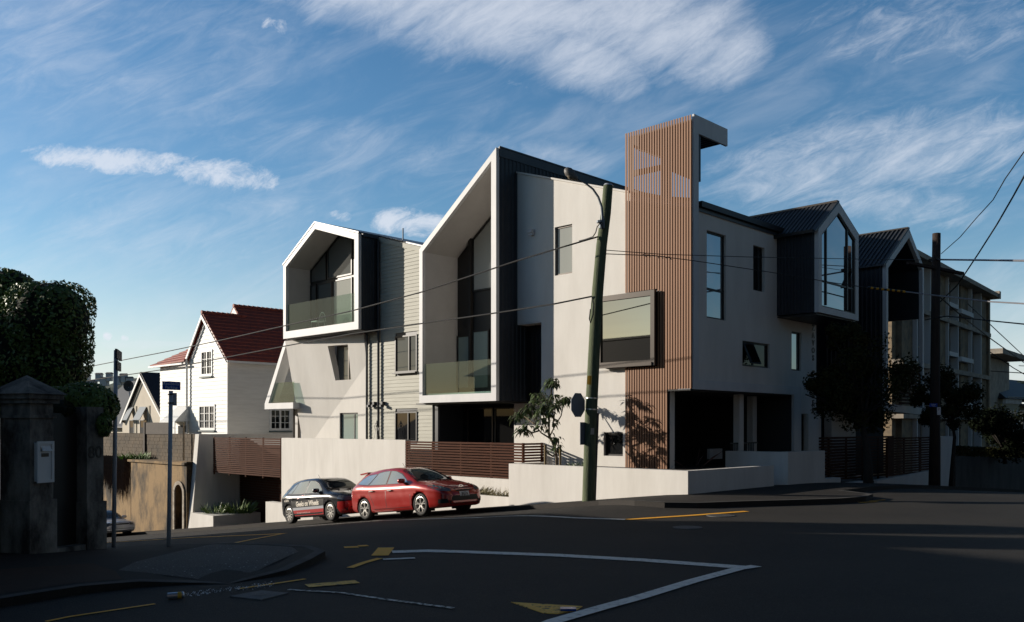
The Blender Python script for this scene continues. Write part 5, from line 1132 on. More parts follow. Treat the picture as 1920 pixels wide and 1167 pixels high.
# garden details
ob = MB(); cX = P(14.15, -.6, -.6)
for k in range(4): a = k * 1.57; ob.tube([cX + V3((.16 * math.cos(a), .16 * math.sin(a), 0)), cX + V3((.05 * math.cos(a), .05 * math.sin(a), .45)), cX + V3((.1 * math.cos(a), .1 * math.sin(a), .62)), cX + V3((0, 0, .8))], .012, 5)
for z, r_ in ((.62, .05), (.72, .035), (.8, .02)): ob.tube([cX + V3((0, 0, z - .03)), cX + V3((0, 0, z + .03))], r_, 8)
build('garden_obelisk', ob, black, label='small black metal garden obelisk above the tall white wall', cat='obelisk')
chx = thing('garden_chair', 'white wire chair with rounded back behind the upper balcony glass', 'chair', P(18.3, -.5, 4.0)); m = MB()
cC_ = P(18.4, -.45, 4.05)
Fc = lambda a, n, z: cC_ + V * a - U * n + V3((0, 0, z))
m = MB(Fc); lp = [(.26 * math.cos(math.pi * i / 10), -.12, .45 + .42 * math.sin(math.pi * i / 10)) for i in range(11)]; m.tube([Fc(*p) for p in lp], .012, 6)
for i in range(1, 10): p = lp[i]; m.tube([Fc(*p), Fc(p[0] * .6, -.1, .45)], .006, 4)
build('backrest', m, paint, chx); build('seat', MB(Fc).box(-.22, .22, -.1, .3, .43, .46), paint, chx)
for a, n in ((-.2, -.08), (.2, -.08), (-.2, .28), (.2, .28)): build('leg', MB().tube([Fc(a, n, .43), Fc(a * 1.2, n * 1.1, .0)], .011, 5), paint, chx)
can = MB(); pc = at(329, 1123, 9.3); s_, t_ = cast(329, 1123); pc = P(s_, t_, road(s_, t_) + .035); dd = V3((1, .35, .02)).normalized()
can.tube([pc - dd * .085, pc - dd * .078, pc + dd * .078, pc + dd * .085], [.024, .033, .033, .024], 16)
cn = build('drink_can', can, mat('can_silver', (.55, .58, .62), .25, metal=.7), label='discarded silver drink can lying in the gutter', cat='drink can', smooth=False)
build('can_band', MB().tube([pc + dd * .02, pc + dd * .06], .0345, 16), mat('can_yellow', (.6, .35, .03), .5), cn)
gs = MB(); 
for i in range(260):
    f = random.random(); x = 350 + 160 * f + random.gauss(0, 6); y = 1117 - 20 * f + random.gauss(0, 2.2); s_, t_ = cast(x, y); c = P(s_, t_, road(s_, t_) + .012); r_ = random.uniform(.004, .014); a = random.uniform(0, 6)
    b = len(gs.v); gs.v += [c + V3((r_ * math.cos(a + q), r_ * math.sin(a + q), r_ * .6 * (q > 3))) for q in (0, 2.1, 4.2)]; gs.f.append((b, b + 1, b + 2))
build('broken_glass', gs, paint, label='white litter fragments strewn along the near gutter', cat='litter', kind='stuff', recalc=False)
s_, t_ = cast(1065, 1146); F9 = P(s_, t_, road(s_, t_) + .01)
build('road_reflector', MB(lambda a, n, z: F9 + V3((a, n, z))).box(-.075, .075, -.05, .05, 0, .02), mat('reflector_blue', (.01, .07, .30), .3), label='small blue raised road reflector beside the worn yellow triangle', cat='road reflector')
# ------------------------------------------------------------------ unseen houses, most added to shade the road, block sky light and darken reflections
def plain_house(label, s0, s1, t0, t1, zb, ze, zr, wm, along='s'):
    g = thing('unseen_house', label, 'house', P((s0 + s1) / 2, (t0 + t1) / 2, zb)); build('wall', MB().box(s0, s1, t0, t1, zb, ze), wm, g)
    r = MB()
    if along == 's': r.pn([(t0 - .5, ze), ((t0 + t1) / 2, zr), (t1 + .5, ze)], s0 - .5, s1 + .5)
    else: m_ = (s0 + s1) / 2; r.pz([(s0 - .5, ze), (m_, zr), (s1 + .5, ze)], t0 - .5, t1 + .5)
    build('roof', r, drk, g)
    FX = FL(t0); 
    k = int((s1 - s0) // 3)
    for i in range(k): a = s0 + (i + .5) * (s1 - s0) / k; window(g, lambda a_, n, z, t1=t1: P(a_, t1 + n, z), a - .5, a + .5, zb + 1.4, zb + 2.7, -.01, fm=paint)
    return g
dkw = mat('brick_dark', (.08, .06, .05), .9, (.06, .04, .035), 3)
dw2 = mat('render_dark', (.09, .09, .09), .9, (.07, .07, .07), 2)
plain_house('brick house behind the gate pillars', 1.5, 12, -33, -20, -3, 2.6, 5.2, dkw)
plain_house('rendered house further down the left street', 12, 27, -32, -18.5, -5, 3.2, 5.9, dw2)
plain_house('first small unseen house lower on the left street, added to darken window reflections', 28.5, 40, -29, -17.5, -7, -2.2, .8, dw2)
plain_house('second small unseen house lower on the left street, added to darken window reflections', 42, 56, -29, -17.5, -9, -4, -1, dw2)
plain_house('tall unseen block behind the rendered house, added to shade the road', 6, 20, -50, -36, -3, 8, 11, dw2)
plain_house('tall dark unseen house behind the brick one, added to shade the road', -3, 10, -52, -38, -2, 8, 12, dkw)
plain_house('tall unseen house at the left behind the camera, added to shade the road', -6, 2, -44, -36, -2, 8, 11, dw2)
plain_house('unseen villa across the right street, nearest the corner, added to block sky light', -29, -18.5, -12, 2, -2, 6.0, 9.0, dw2, 't')
plain_house('unseen villa across the right street, second along, added to block sky light', -30, -18.5, 4, 16, -2, 4.5, 7.5, dkw, 't')
plain_house('unseen house across the right street opposite the townhouses, added to block sky light', -31, -19, 18, 32, -3, 1.5, 3.6, dw2, 't')
plain_house('unseen house behind the camera, added to block sky light', -32, -19, -34, -22, -2, 7.5, 11, dkw, 's')
an = thing('tv_antenna', 'roof aerial on the rendered house down the left street', 'antenna', P(17.0, -25.2, 5.8)); A0 = P(17.0, -25.2, 5.7)
build('mast', MB().tube([A0, A0 + V3((0, 0, 2.4))], .03, 6), black, an); m = MB(); m.tube([A0 + V3((0, -1.3, 2.1)), A0 + V3((0, 1.1, 2.15))], .02, 5)
for i in range(9): q = A0 + V3((0, -1.2 + i * .27, 2.12)); m.tube([q - V3((.35, 0, 0)), q + V3((.35, 0, 0))], .012, 4)
build('boom', m, black, an)
#%%CARS
# ------------------------------------------------------------------ cars
def interp(keys, x):
    """smooth (monotone cubic) interpolation of (x, value) keys"""
    k = sorted(keys)
    if x <= k[0][0]: return k[0][1]
    if x >= k[-1][0]: return k[-1][1]
    for i in range(len(k) - 1):
        if k[i][0] <= x <= k[i + 1][0]:
            h = k[i + 1][0] - k[i][0]; t = (x - k[i][0]) / h; d = (k[i + 1][1] - k[i][1]) / h
            dm = (k[i][1] - k[i - 1][1]) / (k[i][0] - k[i - 1][0]) if i > 0 else d; dp = (k[i + 2][1] - k[i + 1][1]) / (k[i + 2][0] - k[i + 1][0]) if i + 2 < len(k) else d
            m0 = 0 if d * dm <= 0 else 2 * d * dm / (d + dm); m1 = 0 if d * dp <= 0 else 2 * d * dp / (d + dp)
            return (2 * t ** 3 - 3 * t ** 2 + 1) * k[i][1] + (t ** 3 - 2 * t ** 2 + t) * h * m0 + (-2 * t ** 3 + 3 * t ** 2) * k[i + 1][1] + (t ** 3 - t ** 2) * h * m1
def make_car(name, label, cat, s_mid, t_near, K, paintm, lift=0.0):
    W2 = K['w'] / 2; tc = t_near + W2; a = P(s_mid + 1.2, tc, road(s_mid + 1.2, tc)); b = P(s_mid - 1.2, tc, road(s_mid - 1.2, tc))
    Xv = (b - a).normalized(); Yv = -U; Zv = Xv.cross(Yv).normalized() * -1
    if Zv.z < 0: Zv = -Zv
    O = (a + b) / 2 + Zv * lift
    F_ = lambda x, y, z: O + Xv * x + Yv * y + Zv * z
    g = thing(name, label, cat, O, math.atan2(Xv.y, Xv.x))
    xs = sorted(set([K['nose'], K['tail']] + [K['tail'] + (K['nose'] - K['tail']) * i / 120. for i in range(121)]))
    rings = []
    for x in xs:
        w = interp(K['hw'], x); zb = interp(K['zb'], x); bl = interp(K['belt'], x); tp_ = interp(K['top'], x); wr = interp(K['rw'], x); tp_ = max(tp_, bl + .012); he = tp_ - .035 - max(0, (tp_ - bl)) * .10
        hh = bl - zb
        ring = [(0, zb), (w * .80, zb), (w - .06, zb + .02), (w - .03, zb + .06), (w - .012, zb + .12), (w - .010, zb + hh * .26), (w - .006, zb + hh * .36), (w - .001, zb + hh * .46), (w, zb + hh * .56), (w - .003, zb + hh * .66), (w - .006, zb + hh * .76), (w - .004, zb + hh * .83), (w - .016, zb + hh * .90), (w - .040, zb + hh * .96), (w - .062, bl), (wr + (w - .055 - wr) * .5, bl + (he - bl) * .5), (wr + .01, he), (wr - .06, tp_ - .012), (wr * .5, tp_), (0, tp_ + .005)]
        rings.append(ring)
    v = []; f = []; n = len(rings[0]); full = 2 * n - 2
    for x, ring in zip(xs, rings):
        v += [(x, y, z) for y, z in ring]; v += [(x, -y, z) for y, z in reversed(ring[1:-1])]
    for i in range(len(xs) - 1):
        for j in range(full): f.append((i * full + j, i * full + (j + 1) % full, (i + 1) * full + (j + 1) % full, (i + 1) * full + j))
    f.append(tuple(range(full))); f.append(tuple((len(xs) - 1) * full + j for j in range(full)))
    bm = bmesh.new(); bv = [bm.verts.new(p) for p in v]; [bm.faces.new([bv[i] for i in q]) for q in f]; bmesh.ops.recalc_face_normals(bm, faces=bm.faces)
    bvh = BVHTree.FromBMesh(bm)
    me = bpy.data.meshes.new('body'); bm.to_mesh(me); bm.free(); me.polygons.foreach_set('use_smooth', [True] * len(me.polygons))
    tmp = bpy.data.objects.new('body', me); col.objects.link(tmp)
    cb_ = bmesh.new(); R_ = K['arch']
    for wx in K['axles']:
        for sy in (1, -1):
            k = 40; c = [cb_.verts.new((wx + R_ * math.cos(2 * math.pi * i / k), sy * (W2 + .2), K['wr'] + R_ * math.sin(2 * math.pi * i / k) * 1.0)) for i in range(k)]; d = [cb_.verts.new((q.co.x, sy * (W2 - .26), q.co.z)) for q in c]
            for i in range(k): cb_.faces.new((c[i], c[(i + 1) % k], d[(i + 1) % k], d[i]))
            cb_.faces.new(c); cb_.faces.new(list(reversed(d)))
    bmesh.ops.recalc_face_normals(cb_, faces=cb_.faces); cme = bpy.data.meshes.new('cutter'); cb_.to_mesh(cme); cb_.free(); cut = bpy.data.objects.new('cutter', cme); col.objects.link(cut)
    md = tmp.modifiers.new('arches', 'BOOLEAN'); md.object = cut; md.operation = 'DIFFERENCE'; md.solver = 'EXACT'
    dg = bpy.context.evaluated_depsgraph_get(); m2 = bpy.data.meshes.new_from_object(tmp.evaluated_get(dg))
    inv = ROOTM[g.name]; bv_ = [tuple(v.co) for v in m2.vertices]; bf = [tuple(p.vertices) for p in m2.polygons]; sm = [p.use_smooth and p.area < .02 for p in m2.polygons]
    bpy.data.objects.remove(tmp); bpy.data.objects.remove(cut); bpy.data.meshes.remove(cme)
    mb = MB(F_); mb.add(bv_, bf); bo = build('body', mb, paintm, g, recalc=False); bo.data.polygons.foreach_set('use_smooth', sm)
    # dark underside and arch linings
    for wx in K['axles']:
        for sy in (1, -1):
            tn = MB(F_); k = 24; pts = []
            for yy in (W2 - .02 if False else W2 - .05, W2 - .255):
                pts += [(wx + (R_ - .006) * math.cos(math.pi * (i / k) * 1.16 - .25), sy * yy, K['wr'] + (R_ - .006) * math.sin(math.pi * (i / k) * 1.16 - .25)) for i in range(k + 1)]
            tn.add(pts, [(i, i + 1, k + 2 + i, k + 1 + i) for i in range(k)])
            tn.add([(wx - R_, sy * (W2 - .25), .12), (wx + R_, sy * (W2 - .25), .12), (wx + R_, sy * (W2 - .25), K['wr'] + R_), (wx - R_, sy * (W2 - .25), K['wr'] + R_)], [(0, 1, 2, 3)])
            build('arch_liner', tn, rubber, g, recalc=False)
    def decal(nm, poly, m, dirv, ex, ez=(0, 0, 1), off=.004, par=g, grid=.07, thick=0, both=False, org=(0, 0, 0), smooth=True):
        dirv = V3(dirv).normalized(); exv = V3(ex).normalized(); ezv = V3(ez).normalized(); out = []
        for sgn in ((1, -1) if both else (1,)):
            bm = bmesh.new(); vs = [bm.verts.new((p[0], p[1], 0)) for p in poly]; bm.faces.new(vs)
            for ax_ in (0, 1):
                lo = min(p[ax_] for p in poly); hi = max(p[ax_] for p in poly); q = lo + grid
                while q < hi - .005:
                    bmesh.ops.bisect_plane(bm, geom=bm.verts[:] + bm.edges[:] + bm.faces[:], plane_co=(q, 0, 0) if ax_ == 0 else (0, q, 0), plane_no=(1, 0, 0) if ax_ == 0 else (0, 1, 0)); q += grid
            D_ = V3((dirv.x, dirv.y * sgn, dirv.z)); E1 = V3((exv.x, exv.y * sgn, exv.z)); mbd = MB(F_); pts = []; last = None; ok = True
            for i, v in enumerate(bm.verts):
                v.index = i; o = V3(org) + E1 * v.co.x + ezv * v.co.y; hit, nn, _, _ = bvh.ray_cast(o - D_ * 6, D_)
                if hit is None: hit = None
                pts.append((hit, nn, o))
            hs_ = [h for h, _, _ in pts if h is not None]
            if not hs_: bm.free(); continue
            fin = []
            for h, nn, o in pts:
                if h is None:
                    nb_ = min(hs_, key=lambda q: (q - D_ * (q - o).dot(D_) - (o)).length); h = o + D_ * ((nb_ - o).dot(D_)); fin.append(h - D_ * off)
                else: fin.append(h - D_ * off)
            mbd.add([tuple(q) for q in fin], [tuple(v.index for v in f_.verts) for f_ in bm.faces]); bm.free()
            out.append(build(nm, mbd, m, par, smooth=smooth, recalc=False))
        return out[0] if out else None
    SIDE = dict(dirv=(0, -1, 0), ex=(1, 0, 0), both=True)
    for pl in K['windows']: decal('window_surround', shrink2(pl, .022), black, off=.003, **SIDE)
    for pl in K['windows']:
        decal('window', pl, gl_car, off=.006, **SIDE)
    for pl in K['seams']:
        for p, q in zip(pl, pl[1:]):
            d = V3((q[0] - p[0], q[1] - p[1], 0)).normalized(); nn = (-d.y * .007, d.x * .007)
            decal('door_seam', [(p[0] - nn[0], p[1] - nn[1]), (q[0] - nn[0], q[1] - nn[1]), (q[0] + nn[0], q[1] + nn[1]), (p[0] + nn[0], p[1] + nn[1])], black, off=.0025, grid=.3, **SIDE)
    ws = K['windscreen']     # (x_bottom, x_top, half width bottom, half width top)
    decal('windscreen_surround', [(ws[0] + .03, -ws[2] - .03), (ws[0] + .03, ws[2] + .03), (ws[1] - .02, ws[3] + .02), (ws[1] - .02, -ws[3] - .02)], black, (0, 0, -1), (1, 0, 0), (0, 1, 0), off=.003, grid=.12)
    decal('windscreen', [(ws[0], -ws[2]), (ws[0] + .045, 0), (ws[0], ws[2]), (ws[1], ws[3]), (ws[1] + .01, 0), (ws[1], -ws[3])], gl_carw, (0, 0, -1), (1, 0, 0), (0, 1, 0), off=.007, grid=.12)
    FRONT = dict(dirv=(-1, 0, 0), ex=(0, 1, 0))
    for i_, (nm, pl, m) in enumerate(K['front']): decal(nm, pl, m, off=.006 + .0015 * i_, grid=.1, **FRONT)
    q = .7071
    for nm, pl, m in K['corner']: decal(nm, [(p[0] - .88, p[1]) for p in pl], m, (-q, -q, 0), (-q, q, 0), both=True, off=.0085, grid=.05)
    tl = mat('tail_light', (.35, .01, .01), .25, coat=1)
    zt_ = interp(K['belt'], K['tail'] + .25)
    decal('tail_light', [(K['tail'] + .02, zt_ - .20), (K['tail'] + .16, zt_ - .16), (K['tail'] + .20, zt_ - .02), (K['tail'] + .10, zt_ + .04), (K['tail'] + .02, zt_ - .05)], tl, off=.006, **SIDE)
    for nm, pl, m in K.get('side', []): decal(nm, pl, m, off=.0045, grid=.12, **SIDE)
    # wheels
    for wx in K['axles']:
        for sy in (1, -1):
            wp = MB(F_); prof = [(.05, .20), (.03, .235), (.0, K['wr'] - .02), (-.02, K['wr']), (-.16, K['wr']), (-.19, K['wr'] - .03), (-.19, .2)]; k = 32; y0 = W2 - .035
            rim_r = K['rim']
            prof = [(-.02, rim_r), (.0, rim_r + .012), (.012, rim_r + .035), (0, K['wr'] - .018), (-.022, K['wr']), (-.17, K['wr']), (-.20, K['wr'] - .03), (-.20, rim_r)]
            for i in range(k):
                an_ = 2 * math.pi * i / k
                for yy, rr in prof: wp.v.append(F_(wx + rr * math.cos(an_), sy * (y0 + yy), K['wr'] + rr * math.sin(an_)))
            m_ = len(prof)
            for i in range(k):
                for j in range(m_ - 1): wp.f.append((i * m_ + j, ((i + 1) % k) * m_ + j, ((i + 1) % k) * m_ + j + 1, i * m_ + j + 1))
            wt = thing_child = build('wheel', wp, rubber, g, smooth=True, recalc=True)
            rm_ = MB(F_)
            for i in range(k):
                an_ = 2 * math.pi * i / k
                for yy, rr in ((.002, rim_r + .004), (.006, rim_r - .012), (-.02, rim_r - .022), (-.10, rim_r - .03)): rm_.v.append(F_(wx + rr * math.cos(an_), sy * (y0 + yy), K['wr'] + rr * math.sin(an_)))
            for i in range(k):
                for j in range(3): rm_.f.append((i * 4 + j, ((i + 1) % k) * 4 + j, ((i + 1) % k) * 4 + j + 1, i * 4 + j + 1))
            def spoke(an_, r0, r1, w0, w1, dy0=.0, dy1=.0, lat0=0, lat1=0):
                c, s = math.cos(an_), math.sin(an_); pts = []
                for yy in (.004, -.022):
                    for r_, w_, dy, lt in ((r0, w0, dy0, lat0), (r1, w1, dy1, lat1)):
                        for sg_ in (-1, 1): l_ = lt + sg_ * w_; pts.append((wx + r_ * c - l_ * s, sy * (y0 + yy + dy), K['wr'] + r_ * s + l_ * c))
                rm_.add(pts, [(0, 1, 3, 2), (4, 6, 7, 5), (0, 2, 6, 4), (1, 5, 7, 3), (0, 4, 5, 1), (2, 3, 7, 6)])
            if K['spokes'] == 'y':
                for i in range(5):
                    an_ = 2 * math.pi * i / 5 + .3; spoke(an_, .02, rim_r * .55, .030, .020, -.012, -.004)
                    spoke(an_, rim_r * .5, rim_r - .008, .013, .012, -.004, 0, .005, .055); spoke(an_, rim_r * .5, rim_r - .008, .013, .012, -.004, 0, -.005, -.055)
            else:
                for i in range(10): spoke(2 * math.pi * i / 10, .03, rim_r - .008, .012, .022, -.01, 0)
            build('rim', rm_, alu, wt, recalc=True)
            build('hub_back', MB(F_).tube([F_(wx, sy * (y0 - .085), K['wr']), F_(wx, sy * (y0 - .095), K['wr'])], rim_r - .02, 24).tube([F_(wx, sy * (y0 - .01), K['wr']), F_(wx, sy * (y0 - .03), K['wr'])], .03, 10), rubber, wt)
    # mirrors, handles
    for sy in (1, -1):
        mx_, mz_ = K['mirror']; hit, *_ = bvh.ray_cast(V3((mx_, sy * 3, mz_)), V3((0, -sy, 0))); y_ = hit.y if hit else sy * .8
        mm = MB(F_); mm.hexa([(mx_ - .03, y_ - sy * .03, mz_ - .045), (mx_ + .05, y_ - sy * .03, mz_ - .045), (mx_ + .02, y_ + sy * .2, mz_ - .03), (mx_ - .06, y_ + sy * .2, mz_ - .03), (mx_ - .03, y_ - sy * .03, mz_ - .03), (mx_ + .05, y_ - sy * .03, mz_ - .03), (mx_ + .02, y_ + sy * .2, mz_ - .01), (mx_ - .06, y_ + sy * .2, mz_ - .01)])
        b_ = len(mm.v); cN = V3((mx_ - .02, y_ + sy * .135, mz_ + .035)); K2, M2 = 12, 8
        for i in range(M2 + 1):
            th = math.pi * i / M2
            for j in range(K2):
                ph = 2 * math.pi * j / K2; dx = math.sin(th) * math.cos(ph); dz = math.sin(th) * math.sin(ph); dy = math.cos(th)
                sg = lambda u_: (abs(u_) ** .6) * (1 if u_ >= 0 else -1)
                mm.v.append(F_(cN.x + .065 * sg(dx), cN.y + sy * .115 * sg(dy), cN.z + .068 * sg(dz)))
        for i in range(M2):
            for j in range(K2): mm.f.append((b_ + i * K2 + j, b_ + i * K2 + (j + 1) % K2, b_ + (i + 1) * K2 + (j + 1) % K2, b_ + (i + 1) * K2 + j))
        build('wing_mirror', mm, K['mirror_mat'], g, smooth=True)
        for hx, hz in K['handles']:
            hit, *_ = bvh.ray_cast(V3((hx, sy * 3, hz)), V3((0, -sy, 0)))
            if hit: build('door_handle', MB(F_).box(hx - .10, hx + .09, hit.y + sy * .012, hit.y + sy * .045, hz - .016, hz + .016).box(hx - .09, hx - .06, hit.y - sy * .01, hit.y + sy * .013, hz - .01, hz + .01), K['handle_mat'], g)
    ax_, az_ = K['aerial']; build('aerial', MB(F_).tube([F_(ax_, 0, az_), F_(ax_ - .10, 0, az_ + .14)], .006, 5), black, g)
    for y_ in (.25, -.2): build('wiper', MB(F_).tube([F_(*((ws[0] + .01, y_, interp(K['top'], ws[0] + .01) + .02))), F_(ws[0] - .13, y_ + .45 if y_ > 0 else y_ + .4, interp(K['top'], ws[0] - .13) - .0)], .008, 5), black, g)
    def textd(nm, s, size, x, z, m, dirv=(0, -1, 0), ex=(1, 0, 0), org=(0, 0, 0), off=.007, bold=0, sx=1.0, par=g, both=True):
        vs, fs = text_verts(s, size, 0, bold, sx); dv_ = V3(dirv).normalized(); exv = V3(ex).normalized()
        for sgn in ((1, -1) if both else (1,)):
            mbt = MB(F_); D_ = V3((dv_.x, dv_.y * sgn, dv_.z)); out = []; dist = None
            for a_, b_, _ in vs:
                o = V3(org) + exv * (x + sgn * a_ if both else x + a_) + V3((0, 0, z + b_)); hit, *_q = bvh.ray_cast(o - D_ * 6, D_)
                out.append(hit if hit else None); 
            hs_ = [q for q in out if q]
            if not hs_: continue
            fin = [(q if q else hs_[0]) - D_ * off for q in out]
            mbt.add([tuple(q) for q in fin], fs); build(nm, mbt, m, par, recalc=False)
    return g, F_, decal, textd, bvh
def shrink2(pl, d):
    c = V3((sum(p[0] for p in pl) / len(pl), sum(p[1] for p in pl) / len(pl), 0)); out = []
    for p in pl: v = V3((p[0], p[1], 0)) - c; out.append(tuple((c + v + v.normalized() * d * 1.3)[:2]))
    return out
def carpaint(name, c, metal=.35, rough=.28, c2=None):
    m = bpy.data.materials.new(name); m.use_nodes = True; b = m.node_tree.nodes['Principled BSDF']; b.inputs['Base Color'].default_value = (*c, 1); b.inputs['Metallic'].default_value = metal; b.inputs['Roughness'].default_value = rough; b.inputs['Coat Weight'].default_value = 1; b.inputs['Coat Roughness'].default_value = .02
    t = m.node_tree; tc = t.nodes.new('ShaderNodeTexCoord'); n = t.nodes.new('ShaderNodeTexNoise'); n.inputs['Scale'].default_value = 5; t.links.new(tc.outputs['Object'], n.inputs['Vector']); r_ = t.nodes.new('ShaderNodeMapRange'); r_.inputs[3].default_value = rough * .85; r_.inputs[4].default_value = rough * 1.25; t.links.new(n.outputs[0], r_.inputs[0]); t.links.new(r_.outputs[0], b.inputs['Roughness'])
    return m
lampg = glassy('headlamp_glass', (.20, .22, .24), 1.6, .08, .5); plate = mat('plate_white', (.72, .72, .70), .5); intake = mat('intake', (.006, .006, .006), .6)
redp = carpaint('dark_red_paint', (.37, .013, .009), .15, .3)
K = dict(w=1.755, nose=2.26, tail=-2.20, axles=(1.32, -1.32), wr=.318, arch=.362, rim=.222, spokes='y',
    hw=[(2.26, .50), (2.22, .62), (2.1, .735), (1.9, .815), (1.6, .86), (1.3, .875), (0, .872), (-1.3, .877), (-1.7, .855), (-1.95, .80), (-2.1, .74), (-2.2, .60)],
    zb=[(2.26, .30), (2.15, .20), (1.9, .18), (0, .17), (-1.7, .2), (-2.1, .26), (-2.2, .36)],
    belt=[(2.26, .50), (2.2, .60), (2.05, .70), (1.8, .78), (1.4, .87), (1.0, .925), (0, .955), (-1.0, .995), (-1.6, 1.03), (-1.95, 1.0), (-2.1, .88), (-2.2, .62)],
    top=[(2.26, .52), (2.2, .66), (2.05, .76), (1.8, .835), (1.4, .93), (1.12, .985), (.9, 1.09), (.6, 1.245), (.3, 1.37), (.0, 1.435), (-.3, 1.462), (-.7, 1.462), (-1.2, 1.435), (-1.6, 1.385), (-1.82, 1.27), (-2.0, 1.09), (-2.12, .95), (-2.2, .70)],
    rw=[(2.26, .42), (2.0, .60), (1.5, .68), (1.1, .70), (.7, .62), (.3, .57), (-.5, .555), (-1.3, .52), (-1.6, .50), (-1.8, .53), (-1.95, .60), (-2.2, .52)],
    windows=[[(-.18, .99), (.76, .965), (.62, 1.06), (.30, 1.24), (.02, 1.335), (-.20, 1.365)], [(-1.06, 1.015), (-.25, .99), (-.27, 1.365), (-.60, 1.365), (-.82, 1.335), (-1.0, 1.1)], [(-1.70, 1.08), (-1.12, 1.02), (-1.02, 1.15), (-.90, 1.325), (-1.36, 1.305), (-1.60, 1.22)]],
    seams=[[(-.215, .98), (-.215, .55), (-.20, .28), (.90, .28)], [(.90, .28), (.93, .60), (.84, .95)], [(-1.06, 1.0), (-1.02, .80), (-.92, .62), (-.82, .42), (-.79, .28), (-.2, .28)]],
    windscreen=(1.06, .30, .66, .53),
    front=[('lower_grille', [(-.52, .27), (.52, .27), (.56, .33), (.44, .50), (-.44, .50), (-.56, .33)], intake), ('upper_grille', [(-.26, .61), (.26, .61), (.32, .70), (-.32, .70)], intake), ('number_plate', [(-.18, .475), (.18, .475), (.18, .60), (-.18, .60)], plate)],
    corner=[('headlight', [(-.36, .62), (-.02, .66), (.30, .80), (.26, .845), (-.06, .80), (-.34, .69)], lampg), ('fog_lamp_recess', [(-.30, .30), (.02, .31), (.0, .42), (-.26, .42)], intake)],
    side=[('sill_trim', [(-.95, .20), (.96, .20), (.96, .245), (-.95, .245)], redp)],
    mirror=(.62, 1.0), mirror_mat=redp, handles=((-.86, .83), (.02, .80)), handle_mat=alu, aerial=(-.3, 1.46))
red, Fr, dcl, txd, bvr = make_car('parked_hatchback', 'dark red five door hatchback parked facing uphill behind the leaning pole', 'car', 6.42, -5.85, K, redp, 0.06)
txd('plate_lettering', 'JKJ74', .115, 0, .533, black, dirv=(-1, 0, 0), ex=(0, -1, 0), off=.014, bold=.001, sx=.9, both=False)
# wing mark in an oval on the nose
em = MB(Fr); hit, *_ = bvr.ray_cast(V3((5, 0, .735)), V3((-1, 0, 0))); ex0 = hit.x + .012 if hit else 2.2
for i in range(28):
    a = 2 * math.pi * i / 28
    for rr in (1.0, .84): em.v.append(Fr(ex0 + .004, .085 * rr * math.cos(a), .728 + .066 * rr * math.sin(a)))
em.f = [(2 * i, 2 * i + 1, (2 * i + 3) % 56, (2 * i + 2) % 56) for i in range(28)]
wingp = [(-.07, .745), (-.045, .745), (-.02, .715), (0, .70), (.02, .715), (.045, .745), (.07, .745), (.055, .76), (.035, .755), (.0, .722), (-.035, .755), (-.055, .76)]
em.add([(ex0 + .006, y, z) for y, z in wingp], [tuple(range(12))]); build('emblem', em, chrome, red, recalc=False)
for sy in (1, -1):
    for i, (x, y) in enumerate(((2.02, .60), (1.93, .68), (1.82, .745))):
        hit, nn_, *_ = bvr.ray_cast(V3((x + 3, sy * (y + 3), .735 + .04 * i)), V3((-1, -sy, 0)))
        if hit: build('lamp_reflector', MB(Fr).tube([Fr(*(hit + V3((.004, sy * .004, 0)))), Fr(*(hit + V3((.012, sy * .012, 0))))], .042 - .004 * i, 12), chrome, red)
build('spoiler', MB(Fr).hexa([(-1.52, -.50, 1.385), (-1.52, .50, 1.385), (-1.90, .48, 1.36), (-1.90, -.48, 1.36), (-1.52, -.50, 1.425), (-1.52, .50, 1.425), (-1.92, .49, 1.40), (-1.92, -.49, 1.40)]), redp, red)
dk_ = [(-1.62, .90)]
fc = MB(Fr); hit, *_ = bvr.ray_cast(V3((-1.72, 3, .86)), V3((0, -1, 0)))
for i in range(24):
    a = 2 * math.pi * i / 24
    for rr in (.085, .079): fc.v.append(Fr(-1.72 + rr * math.cos(a), hit.y + .004, .86 + rr * math.sin(a)))
fc.f = [(2 * i, 2 * i + 1, (2 * i + 3) % 48, (2 * i + 2) % 48) for i in range(24)]; build('fuel_flap', fc, black, red, recalc=False)
blkp = carpaint('black_paint', (.012, .013, .017), .1, .25); redd = mat('red_wrap', (.42, .006, .006), .3, coat=1); blackd = mat('black_wrap', (.006, .006, .006), .35, coat=1); silv = mat('silver_wrap', (.45, .46, .50), .3, coat=1); lett = mat('wrap_lettering', (.72, .66, .56), .5)
